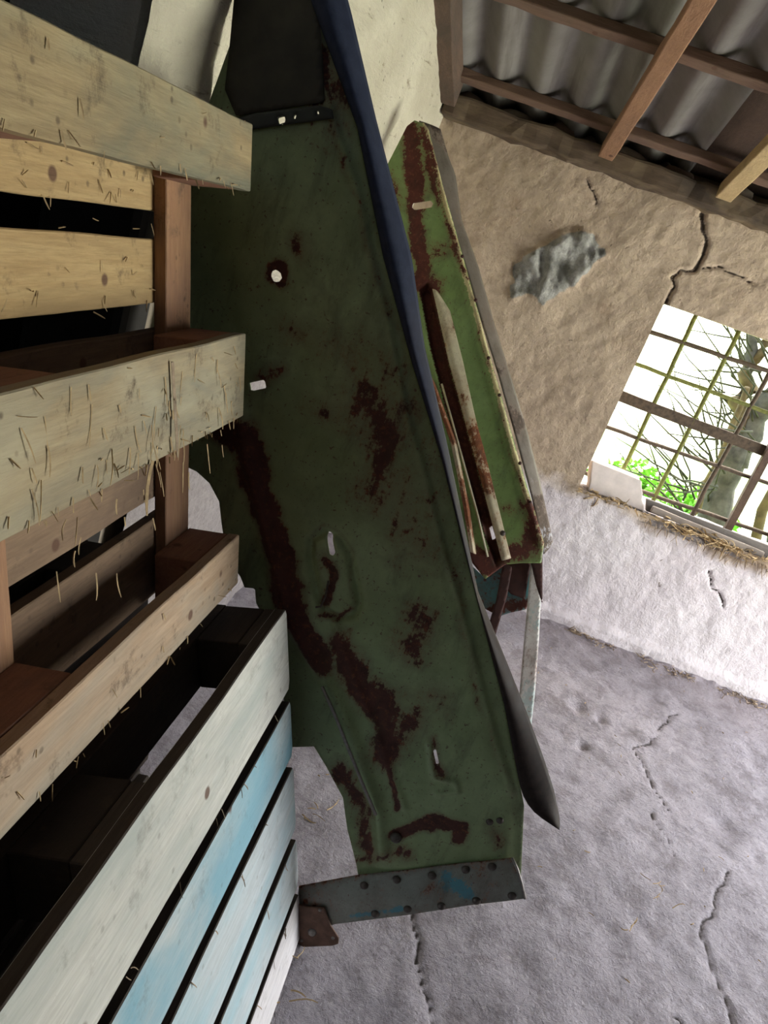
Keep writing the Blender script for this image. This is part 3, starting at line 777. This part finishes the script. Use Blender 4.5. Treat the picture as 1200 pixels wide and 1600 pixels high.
def rust_p1(u, v):
    u, v = warp(u, v, .016, 11)
    r = np.zeros_like(u)
    B = lambda pts, w, a, s=None: np.maximum(r, band(u, v, pts, w, s)*a)
    r = B([(-0.4412,1.0374),(-0.39,1.0237),(-0.3511,0.9713)], .034, .95, .02)
    r = B([(-0.3399,0.9483),(-0.2807,0.8459),(-0.2278,0.7661),(-0.1674,0.687),(-0.1021,0.6387)], .028, .97, .014)
    r = B([(-0.0787,0.695),(-0.0208,0.6281),(0.047,0.5956),(0.0936,0.5043)], .030, .92, .025)
    r = B([(0.0252,0.6173),(0.0738,0.56),(0.0863,0.4844)], .035, .8, .03)
    r = B([(0.0863,0.4844),(0.154,0.3959)], .010, .8)
    r = B([(-0.0114,0.6009),(0.1568,0.6765)], .03, .52, .04)
    r = B([(-0.1213,1.0342),(-0.1505,1.1537),(-0.1924,1.1635)], .055, .70, .07)
    r = B([(-0.2175,1.254),(-0.1439,1.2067)], .04, .50, .08)
    r = B([(-0.3591,1.2398),(-0.3856,1.2426)], .02, .6, .03)
    r = B([(-0.242,1.1192),(-0.2922,1.1132)], .03, .50, .04)
    r = B(oval1+[oval1[0]], .003, .50, .006)
    r = B([(0.1052,0.5904),(0.0958,0.5379)], .04, .70, .04)
    r = B([(-0.1035,1.0941),(-0.0081,0.9569)], .055, .52, .07)
    r = B([(-0.2575,1.0874),(-0.2344,1.2479),(-0.3821,1.2316)], .03, .40, .06)
    r = B([(-0.3976,1.3987)], .02, .5, .02)
    r = B([(-0.4242,1.3325)], .02, .85, .012)
    r = B([(-0.3932,1.1424),(-0.3749,1.1593)], .018, .7, .015)
    r = B([(-0.1774,0.8453),(-0.151,0.8274),(-0.146,0.7711)], .014, .75, .012)
    r = B([(-0.1496,0.7399),(-0.1035,0.7476),(-0.0779,0.7778)], .006, .75, .008)
    r = B([(0.0473,0.7498),(0.0649,0.7946),(0.0474,0.8238)], .030, .66, .04)
    r = B([(0.16,0.6312),(0.1518,0.6897)], .02, .5, .03)
    r = B([(0.0152,0.4176),(0.082,0.3298),(0.1324,0.2488)], .025, .66, .02)
    r = B([(0.1732,0.3222),(0.2174,0.3615),(0.2461,0.4013),(0.2876,0.4131),(0.2986,0.3842)], .013, .95, .01)
    r = B([(0.3507,0.4271),(0.3687,0.4103)], .022, .62, .02)
    r = B([(0.1159,0.2315),(0.2116,0.2973)], .016, .65, .02)
    r = B([(0.1659,0.5704),(0.2088,0.501)], .010, .75, .012)
    r = B(fold1, .007, .5, .012)
    r = B([(-0.543,1.7028),(-0.4287,1.6763)], .08, .5, .06)
    return np.clip(r+vnoise(u, v, 55, 6, 3)*.10+.03, 0, 1)
s1 = sheet('panel_sheet', out1, h1, .0042, F1, M_green, p1, h_p1, {'rust': rust_p1, 'pale': lambda u, v: u*0, 'teal': lambda u, v: u*0}, .0022)

# rolled edge: a curled strip following the sheet's right side, ending in a blade point
def strip(name, Lp, Rp, F, mat, parent, bulge, back, seg=80, k=10, thick=.002, attrs=None, wave=0):
    Lp = np.array(Lp); Rp = np.array(Rp)
    def resample(P):
        d = np.r_[0, np.cumsum(np.hypot(*np.diff(P, axis=0).T))]; t = np.linspace(0, d[-1], seg+1)
        return np.c_[np.interp(t, d, P[:, 0]), np.interp(t, d, P[:, 1])]
    A, B_ = resample(Lp), resample(Rp); V = []; Fc = []; UV = []
    for i in range(seg+1):
        s = i/seg; bu = np.interp(s, [q[0] for q in bulge], [q[1] for q in bulge])
        for j in range(k+1):
            t = j/k; p = A[i]*(1-t)+B_[i]*t
            h = bu*math.sin(math.pi*min(1, t*.9+.1))*(1-.3*t)-back*t*t+wave*math.sin(s*23+t*2)*.5
            V.append(place(F, p[0], p[1], h)); UV.append(p)
    for i in range(seg):
        for j in range(k):
            a = i*(k+1)+j; Fc.append((a, a+k+1, a+k+2, a+1))
    UV = np.array(UV)
    at = {q: f(UV[:, 0], UV[:, 1]) for q, f in (attrs or {}).items()}
    o = mesh(name, V, Fc, mat, parent, True, at); fix_normals(o); solid(o, thick, 0)
    return o
lipL = [(-0.5487,1.8479),(-0.4999,1.7752),(-0.3606,1.6144),(-0.249,1.432),(-0.142,1.2814),(-0.0226,1.1254),(0.0703,0.9889),(0.1534,0.8689),(0.2642,0.7095),(0.3585,0.5558),(0.3817,0.5259),(0.415,0.5056),(0.4705,0.4927)]
lipR = [(-0.4999,1.8617),(-0.4434,1.7917),(-0.3428,1.6409),(-0.2057,1.4467),(-0.1311,1.3095),(-0.0255,1.15),(0.0546,1.0234),(0.1311,0.9024),(0.2359,0.7876),(0.3234,0.6902),(0.3859,0.6171),(0.4321,0.5584),(0.4682,0.5016)]
cut = 7
strip('rolled_edge', lipL, lipR, F1, M_lip, p1, [(0, .030), (.35, .024), (.6, .010), (1, .003)], .025, thick=.002)
# strap with slots near the top
st_out = [(-0.5697,1.5635),(-0.541,1.5811),(-0.4357,1.6265),(-0.4124,1.6275),(-0.4058,1.6149),(-0.4234,1.6073),(-0.5338,1.5577),(-0.5599,1.543)]
st = sheet('slotted_strap', st_out, [h1[4], h1[5], h1[6]], .004, F1, M_strapm, p1, lambda u, v: u*0+.006, thick=.004)
sw = sheet('top_gusset', [(-0.6053,1.6014),(-0.6388,1.7936),(-0.5183,1.828),(-0.4803,1.7613),(-0.429,1.6349),(-0.5098,1.5972),(-0.5731,1.5668)], [], .008, F1, M_gusset, p1, lambda u, v: .004+vnoise(u, v, 71, 6, 2)*.003, thick=.002)
# bottom bracket: a folded plate with two rows of rivets
br_out = [(0.0148,0.1144),(0.126,0.2022),(0.2231,0.2657),(0.3163,0.3303),(0.4075,0.3917),(0.4351,0.3656),(0.464,0.3222),(0.3789,0.2623),(0.2576,0.1705),(0.1198,0.0725),(0.0885,0.0409),(0.0378,0.0528)]
top_edge = [(0.0148,0.1144),(0.126,0.2022),(0.2231,0.2657),(0.3163,0.3303),(0.4075,0.3917)]
def h_br(u, v):
    d, _, _ = segdist(u, v, top_edge); return .006+.016*np.sin(np.clip(d/.075, 0, 1)*math.pi*.55)+vnoise(u, v, 61, 8, 2)*.0015
br = sheet('bottom_bracket', br_out, [], .0042, F1, M_bracket, p1, h_br, {'rust': lambda u, v: np.maximum(band(u, v, top_edge, .006, .012)*.7, vnoise(u, v, 63, 10, 3)*.25+.25),
     'pale': lambda u, v: u*0, 'teal': lambda u, v: np.maximum(band(u, v, [(0.3042,0.2852),(0.3507,0.2785)], .02, .03)*.9, band(u, v, [(0.1433,0.1075),(0.252,0.186)], .008, .012)*.8)}, .003)
bar_on0 = [(0.4075,0.3917),(0.4245,0.3777),(0.4445,0.3528),(0.464,0.3222)]
tube('rim', [([place(F1, a, b, float(h_br(np.array([a]), np.array([b]))[0])) for a, b in bar_on0], .003)], M_steel, br, 6)
riv = [(0.1465,0.1907),(0.2058,0.2354),(0.2712,0.2792),(0.33,0.3249),(0.3767,0.3572),(0.1915,0.1399),(0.2513,0.1838),(0.3136,0.2251),(0.3754,0.2714),(0.4372,0.3173)]
dome = []
def dome_mesh(r, h):
    V = []; Fc = []; n = 12; m = 4
    for j in range(m+1):
        a = j/m*math.pi/2
        for k in range(n):
            b = 2*math.pi*k/n; V.append((r*math.cos(a)*math.cos(b), r*math.cos(a)*math.sin(b), h*math.sin(a)))
    for j in range(m):
        for k in range(n): Fc.append((j*n+k, j*n+(k+1) % n, (j+1)*n+(k+1) % n, (j+1)*n+k))
    return V, Fc
def dome_at(name, F, c, h0, r, hh, mat, parent):
    V, Fc = dome_mesh(r, hh); V = [place(F, c[0]+x, c[1]+y, h0+z) for x, y, z in V]
    return mesh(name, V, Fc, mat, parent, True)
for c in riv:
    hh = float(h_br(np.array([c[0]]), np.array([c[1]]))[0])
    dome_at('rivet', F1, c, hh, .0095, .007, M_rivet, br)
fp = sheet('foot_plate', [(0.0276,0.0891),(0.0496,0.0929),(0.0844,0.109),(0.1108,0.0717),(0.1388,0.0482),(0.1419,0.0344),(0.1317,0.0233),(0.0742,-0.011),(0.0581,-0.0098)], [], .004, F1, M_plate, p1, lambda u, v: u*0+.031, thick=.004)
dome_at('bolt', F1, [(0.0792,0.0361)][0], .031, .010, .007, M_steel, fp)
for c in [(0.1264,0.0436),(0.0648,0.0035),(0.0768,0.0994)]: dome_at('stud', F1, c, .031, .004, .003, M_steel, fp)
for c in [(0.1703,0.3261)]: dome_at('bolt', F1, c, .004, .013, .008, M_rivet, p1)
for c in [(0.3358,0.4469),(0.3537,0.459)]: dome_at('bolt', F1, c, .0, .008, .005, M_rivet, p1)
# a pale rod standing in for the ridge's bright highlight, and a small torn wedge
def bar_on(name, pts, F, h, r, mat, parent): return tube(name, [([place(F, a, b, h) for a, b in pts], r)], mat, parent, 6)
bar_on('ridge_highlight', [(-0.0871,0.6064),(-0.0415,0.5555),(0.0071,0.4968),(0.0616,0.4312),(0.1105,0.3748)], F1, .024, .0035, M_steel, p1)
bar_on('wire_clip', [(-0.1489,0.8211),(-0.1442,0.7865),(-0.1463,0.7636),(-0.1556,0.7581)], F1, .010, .0022, M_rivet, p1)

# ---------------------------------------------------------------- the second panel behind
T2 = Vector((.40, 2.30, .5))
F2 = frame((0, 2.105, 0), (1, 0, 0), (0, .35, 1)); F2 = (F2[0]-np.array(T2), F2[1], F2[2], F2[3])
p2 = empty('machine_panel', T2); tag(p2, 'lighter green rust streaked metal panel leaning in the corner behind the dark green one', 'metal panel')
out2 = [(-0.5539,1.7205),(-0.5379,1.8695),(-0.5211,1.8952),(-0.4892,1.893),(-0.4653,1.8772),(-0.3476,1.7097),(-0.3022,1.649),(-0.1849,1.4933),(-0.04,1.2938),(0.0744,1.1387),(0.2014,0.9673),(0.2946,0.8494),(0.3562,0.768),(0.3722,0.704),(0.3137,0.6811),(0.2679,0.6588),(0.2241,0.591),(0.1676,0.6241),(0.0644,0.7607),(-0.0651,0.954),(-0.1654,1.0709),(-0.2735,1.2075),(-0.4328,1.4588),(-0.5186,1.5828)]
h2 = [[(-0.4297,1.641),(-0.3781,1.6681),(-0.3665,1.6612),(-0.3679,1.6475),(-0.4156,1.6217),(-0.4264,1.6267)], [(0.1795,0.7522),(0.1857,0.759),(0.2118,0.7251),(0.2038,0.7175)]]
chan = [(-0.3081,1.3892),(-0.2938,1.4208),(-0.2693,1.4033),(-0.1425,1.2118),(0.0213,0.9868),(0.1468,0.8144),(0.2548,0.6758),(0.2435,0.6427),(0.1911,0.6994),(0.0731,0.8522),(-0.0756,1.0384),(-0.2115,1.2304)]
seam2 = [(-0.4838,1.8905),(-0.3554,1.7069),(-0.2532,1.5676),(-0.1361,1.4122),(-0.0101,1.2389),(0.1284,1.0493),(0.2497,0.887),(0.3502,0.7612)]
def h_p2(u, v):
    h = vnoise(u, v, 81, 3, 2)*.004
    d, _, _ = segdist(u, v, chan, True); ins = inside(u, v, chan)
    h -= np.where(ins, np.clip(d/.006, 0, 1)*.045, 0)
    d, _, (cx, cy) = segdist(u, v, seam2); side = (u-cx)+(v-cy)*.4
    h += np.exp(-(d/.012)**2)*.010
    return h
def rust_p2(u, v):
    r = inside(u, v, chan)*1.0
    u, v = warp(u, v, .014, 11)
    B = lambda pts, w, a, s=None: np.maximum(r, band(u, v, pts, w, s)*a)
    r = B([(-0.524,1.8567),(-0.4731,1.7534),(-0.4184,1.6405),(-0.3564,1.5084),(-0.2996,1.4187)], .028, .92, .018)
    r = B([(-0.4886,1.88),(-0.4203,1.772),(-0.3405,1.6683)], .012, .8, .015)
    r = B([(-0.3288,1.4081),(-0.2727,1.4064)], .035, .85, .03)
    r = B([(-0.4041,1.6897),(-0.3457,1.7104)], .02, .45, .03)
    r = B([(-0.3429,1.5023),(-0.2727,1.5496)], .02, .5, .04)
    r = B([(-0.5267,1.6904),(-0.4673,1.6232)], .02, .5, .03)
    r = B(seam2, .006, .62, .010)
    r = B([(0.1467,0.8034),(0.2264,0.8231)], .02, .5, .03)
    r = B([(0.2664,0.8605),(0.3368,0.7341),(0.2765,0.693)], .028, .85, .03)
    r = B([(0.1545,0.641),(0.2438,0.6362)], .04, .97, .03)
    r = B([(-0.4655,1.8661),(-0.3554,1.7069),(-0.2532,1.5676),(-0.1361,1.4122)], .008, .74, .012)
    return np.clip(r+vnoise(u, v, 85, 9, 3)*.12+.02, 0, 1)
def pale_p2(u, v): return band(u, v, seam2, .008, .006)*.95
s2 = sheet('panel_sheet', out2, h2, .0055, F2, M_green2, p2, h_p2, {'rust': rust_p2, 'pale': pale_p2, 'teal': lambda u, v: u*0}, .003)
for c in [(-0.2175,1.5321),(-0.1265,1.4157),(-0.0213,1.2567),(0.0541,1.1575),(0.1932,0.9773),(0.2684,0.8722),(-0.3099,1.6462)]: dome_at('rivet', F2, c, .008, .006, .004, M_darkrust, s2)
# cream flange standing along the channel
def ribbon(name, Lp, Rp, h, depth, mat, parent, F, attrs=None):
    return strip(name, Lp, Rp, F, mat, parent, [(0, h), (1, h)], depth, 60, 6, .003, attrs)
flg = ribbon('cream_flange', [(-0.2693,1.4033),(-0.1425,1.2118),(0.0213,0.9868),(0.1468,0.8144),(0.2521,0.6659)], [(-0.2508,1.4012),(-0.1917,1.3567),(-0.1001,1.2276),(0.0557,0.9998),(0.1773,0.8262),(0.2775,0.6846)], .010, .002, M_flange, p2, F2,
     {'rust': lambda u, v: np.clip(.52+vnoise(u, v, 91, 9, 3)*.45, 0, 1), 'pale': lambda u, v: np.clip((.95-v)*2, 0, 1)*.8, 'teal': lambda u, v: u*0})
dome_at('flange_bolt', F2, [(0.2223,0.7489)][0], .010, .009, .006, M_rivet, flg)
ribbon('inner_flange', [(-0.2698,1.1978),(-0.1668,1.1146),(-0.0382,0.9642),(0.0743,0.7865),(0.1486,0.6564)], [(-0.2543,1.2036),(-0.1513,1.1203),(-0.0209,0.9708),(0.0915,0.7931),(0.1687,0.6554)], .03, .002, M_flange, p2, F2,
     {'rust': lambda u, v: np.clip(.5+vnoise(u, v, 92, 12, 3)*.4, 0, 1), 'pale': lambda u, v: u*0+.4, 'teal': lambda u, v: u*0})
bar_on('channel_edge', [(-0.132,1.1275),(-0.0171,0.9722),(0.1218,0.7828),(0.2059,0.6611)], F2, .004, .0035, M_flange, p2)
bpy.data.objects['channel_edge'].data.attributes.new('rust', 'FLOAT', 'POINT')
# pale slot in the channel's floor
# tin strip along the outer side
ribbon('tin_strip', [(-0.5074,1.8999),(-0.3554,1.7069),(-0.2189,1.536),(-0.0869,1.3643),(0.0334,1.2112),(0.1605,1.0395),(0.2723,0.8847),(0.3694,0.7336)], [(-0.4414,1.9185),(-0.3783,1.8351),(-0.341,1.7955),(-0.2673,1.6614),(-0.1628,1.5387),(-0.0315,1.3627),(0.0885,1.2098),(0.18,1.0907),(0.2752,0.956),(0.3916,0.7773)], -.012, .05, M_tin, p2, F2,
     {'rust': lambda u, v: np.clip(.30+vnoise(u, v, 95, 9, 3)*.5, 0, 1), 'pale': lambda u, v: np.clip((1.02-v)*4, 0, 1)*.9, 'teal': lambda u, v: u*0})
# end box: dark sheet painted as the opening's shade, teal plate below, rusty side lug
eb = sheet('end_plate', [(0.1713,0.6145),(0.2279,0.5925),(0.2731,0.6565),(0.3722,0.704),(0.3943,0.6578),(0.3858,0.5446),(0.3442,0.5171),(0.3146,0.4922),(0.2459,0.5003)], [], .006, F2, M_green2, p2, lambda u, v: u*0-.045,
     {'rust': lambda u, v: np.clip(np.maximum(band(u, v, [(0.2838,0.5042),(0.3803,0.5644)], .02, .02)*.85, .38+vnoise(u, v, 97, 9, 3)*.4), 0, 1), 'pale': lambda u, v: u*0, 'teal': lambda u, v: u*0+.95}, .003)
sheet('end_shadow_box', [(0.2717,0.6603),(0.3443,0.6975),(0.3695,0.5756),(0.3221,0.5745),(0.2846,0.5927)], [], .006, F2, M_darkrust, p2, lambda u, v: u*0-.030, thick=.003)
sheet('side_lug', [(0.3326,0.7281),(0.3539,0.7627),(0.4236,0.5815),(0.3828,0.6313),(0.342,0.6922)], [], .006, F2, M_darkrust, p2, lambda u, v: u*0-.004, thick=.003)
# legs under it: pale chalky strip and brown strut, down to the floor
def leg_pt(p, y): return np.array([p[0], y, p[1]])-np.array(T2)
FLG = frame((0, 2.19, 0), (1, 0, 0), (0, .25, 1)); FLG = (FLG[0]-np.array(T2), FLG[1], FLG[2], FLG[3])
sheet('pale_leg', [(0.3428,0.666),(0.3734,0.6825),(0.4191,0.5616),(0.4599,0.442),(0.5111,0.2794),(0.549,0.1442),(0.5794,0.0279),(0.5372,0.0099),(0.5011,0.1357),(0.4728,0.2358),(0.4221,0.4038),(0.3832,0.5359)], [], .006, FLG, M_leg, p2, lambda u, v: u*0,
      {'rust': lambda u, v: np.clip(.15+vnoise(u, v, 98, 6, 3)*.3, 0, 1), 'pale': lambda u, v: u*0+.3, 'teal': lambda u, v: np.clip(.55+vnoise(u, v, 99, 5, 3)*.6, 0, 1)}, .004)
sheet('brown_strut', [(0.2611,0.6337),(0.2923,0.6326),(0.3108,0.5408),(0.3226,0.4205),(0.3344,0.322),(0.3348,0.1831),(0.3198,-0.0114),(0.3002,-0.0197),(0.3134,0.2092),(0.2958,0.3753),(0.286,0.5083)], [], .006, FLG, M_darkrust, p2, lambda u, v: u*0+.01, thick=.02)

# ---------------------------------------------------------------- outdoors
def meadowmat():
    n = NT('mottled_meadow'); v = n.map(); a = n.noise(v, .9, 6, .7); f = n.noise(v, 9, 5, .7)
    c = n.mix(n.ramp(f, .35, .65), (.13, .30, .045), (.34, .50, .12))
    return n.done(n.mix(n.ramp(a, .42, .58), c, (.62, .66, .50)), .9)
M_near = meadowmat()
gnd = mesh('ground', [(-20, 3.87, -.25), (30, 3.87, -.25), (40, 12, -.25), (-30, 12, -.25)], [(0, 1, 2, 3)], M_near)
tag(mesh('ground', [(-30, 12, -.25), (40, 12, -.25), (60, 60, 3.5), (-60, 60, 3.5)], [(0, 1, 2, 3)], M_meadow), kind='structure')
tag(gnd, kind='structure')
g2 = mesh('ground', [(3.3, -8, -.05), (20, -8, -.05), (20, 3.86, -.05), (3.3, 3.86, -.05)], [(0, 1, 2, 3)], M_meadow); tag(g2, kind='structure')
def leafcloud(name, blobs, n, size, mat, parent=None):
    V = []; Fc = []
    for i in range(n):
        c, r = random.choice(blobs)
        d = Vector((random.gauss(0, 1), random.gauss(0, 1), random.gauss(0, 1))).normalized()*random.uniform(.5, 1)
        p = Vector(c)+Vector((d.x*r[0], d.y*r[1], d.z*r[2]))
        a = Vector((random.gauss(0, 1), random.gauss(0, 1), random.gauss(0, 1))).normalized(); b = a.cross(Vector((random.random(), random.random(), 1))).normalized()
        s = size*random.uniform(.6, 1.3); k = len(V)
        V += [p-a*s, p+b*s*.5, p+a*s, p-b*s*.5]; Fc.append((k, k+1, k+2, k+3))
    return mesh(name, V, Fc, mat, parent)
# grass tufts near the wall
V = []; Fc = []
for i in range(9000):
    x = random.uniform(.6, 4.0); y = random.uniform(4.2, 6.5); h = random.uniform(.08, .4)*(.7+.5*fbm(x, y, 0, 1.5)); a = random.uniform(0, 6.28); w = .012
    k = len(V); l = Vector((random.gauss(0, .07), random.gauss(0, .07), 0))
    V += [Vector((x-w*math.cos(a), y-w*math.sin(a), -.25)), Vector((x+w*math.cos(a), y+w*math.sin(a), -.25)), Vector((x, y, -.25+h))+l]; Fc.append((k, k+1, k+2))
tag(mesh('grass', V, Fc, M_grass), 'bright fresh grass growing outside beyond the barred window', 'grass', kind='stuff')
# shrub
sh = empty('shrub', (1.40, 5.9, -.25)); tag(sh, 'bright leafy green shrub seen low through the barred window', 'shrub')
leafcloud('foliage', [((-.05, 0, .30), (.38, .35, .40)), ((-.55, .2, .2), (.35, .3, .3)), ((.5, .1, .25), (.4, .4, .4))], 5200, .045, M_leaf, sh)
# old tree with several stems, seen at the right of the window
tr = empty('tree', (1.75, 5.2, -.25)); tag(tr, 'old grey trunked tree of several twisted stems outside the window at the photo edge', 'tree')
def wig(a, b, n, amp, seed):
    a = Vector(a); b = Vector(b)
    return [a.lerp(b, i/n)+Vector((fbm(i*.5, seed), fbm(i*.5, seed+4), 0))*amp for i in range(n+1)]
stems = [((.12, 0, -.1), (-.10, 0, 1.15), .12, .085, M_bark), ((-.10, 0, 1.1), (-.22, .1, 1.6), .06, .04, M_bark2), ((-.22, .1, 1.55), (-.42, .1, 2.2), .035, .03, M_bark), ((-.22, .1, 1.55), (-.16, .1, 2.2), .04, .03, M_bark2), ((-.04, 0, 1.0), (-.02, .1, 2.3), .08, .07, M_bark),
         ((.36, -.1, -.1), (.05, -.15, 2.1), .035, .03, M_bark2), ((-.10, -.15, -.1), (-.26, -.2, 1.5), .025, .018, M_bark2), ((.6, .1, -.1), (.2, .2, 2.2), .07, .05, M_bark)]
for i, (a, b, r0, r1, mt) in enumerate(stems):
    pts = wig(a, b, 12, .10 if r0 < .1 else .05, i*7+1); tube('stem', [(pts, [r0+(r1-r0)*k/12 for k in range(13)])], mt, tr, 10)
br_paths = []
for i in range(70):
    a = Vector((random.uniform(-.3, -.0), random.uniform(-.3, .2), random.uniform(.3, 1.9))); d = Vector((-random.uniform(.2, .75), random.uniform(-.5, .2), random.uniform(-.2, .6)))
    br_paths.append((wig(a, a+d, 7, .08, i+40), [.008*(1-k/9) for k in range(8)]))
tube('twigs', br_paths, M_twig, tr, 5)
leafcloud('foliage', [((.1, .0, 2.7), (1.0, .6, .3)), ((.7, .2, 2.1), (.3, .4, .5))], 2500, .04, M_leaf, tr)

# ---------------------------------------------------------------- light
world = bpy.data.worlds.new('sky'); SC.world = world; world.use_nodes = True
wn = world.node_tree; bg = wn.nodes['Background']
sky = wn.nodes.new('ShaderNodeTexSky'); sky.sky_type = 'NISHITA'; sky.sun_disc = False
sky.sun_elevation = math.radians(50); sky.sun_rotation = math.radians(20); sky.air_density = 1.5; sky.dust_density = 4
mixn = wn.nodes.new('ShaderNodeMix'); mixn.data_type = 'RGBA'; mixn.inputs[0].default_value = .6
wn.links.new(sky.outputs[0], mixn.inputs[6]); mixn.inputs[7].default_value = (1.0, 1.0, 1.0, 1)
wn.links.new(mixn.outputs[2], bg.inputs[0]); bg.inputs[1].default_value = 2.6
sun = bpy.data.lights.new('sun', 'SUN'); sun.energy = 8; sun.angle = math.radians(3); sun.color = (1, .95, .85)
so = bpy.data.objects.new('sun', sun); COL.objects.link(so)
so.rotation_euler = Vector((-.25, -.30, -1)).to_track_quat('-Z', 'Y').to_euler()
def area(name, loc, look, sx, sy, e, col):
    l = bpy.data.lights.new(name, 'AREA'); l.shape = 'RECTANGLE'; l.size = sx; l.size_y = sy; l.energy = e; l.color = col
    o = bpy.data.objects.new(name, l); COL.objects.link(o); o.location = loc
    o.rotation_euler = (Vector(look)-Vector(loc)).to_track_quat('-Z', 'Y').to_euler(); return o
# daylight coming in through the open doorway in the right wall
area('doorway_daylight', (DX+.2, (DY0+DY1)/2, 1.0), (0, (DY0+DY1)/2-.1, .9), 1.6, 1.9, 90, (1.0, .965, .935))
# daylight through the window
#area('window_daylight', ((WX0+WX1)/2, 3.84, (WZ0+WZ1)/2), ((WX0+WX1)/2-.4, 0, .5), 1.0, .85, 14, (1, 1, .95))

# ---------------------------------------------------------------- camera
P_, R_, S_ = math.radians(20.29), math.radians(19.79), math.radians(-3.86)
Fd = Vector((math.sin(S_)*math.cos(P_), math.cos(S_)*math.cos(P_), -math.sin(P_)))
Rt = Vector((math.cos(S_), -math.sin(S_), 0)); Up = Rt.cross(Fd)
X = Rt*math.cos(R_)+Up*math.sin(R_); Y = -Rt*math.sin(R_)+Up*math.cos(R_)
cam = bpy.data.cameras.new('camera'); cam.sensor_fit = 'VERTICAL'; cam.sensor_height = 36; cam.lens = 27; cam.clip_start = .02
co = bpy.data.objects.new('camera', cam); COL.objects.link(co)
mm = Matrix((X, Y, -Fd)).transposed().to_4x4(); mm.translation = Vector((0, 0, 1.5)); co.matrix_world = mm
SC.camera = co
SC.view_settings.view_transform = 'Standard'; SC.view_settings.look = 'None'
SC.view_settings.gamma = 1; SC.view_settings.use_curve_mapping = False; SC.view_settings.exposure = 0.14
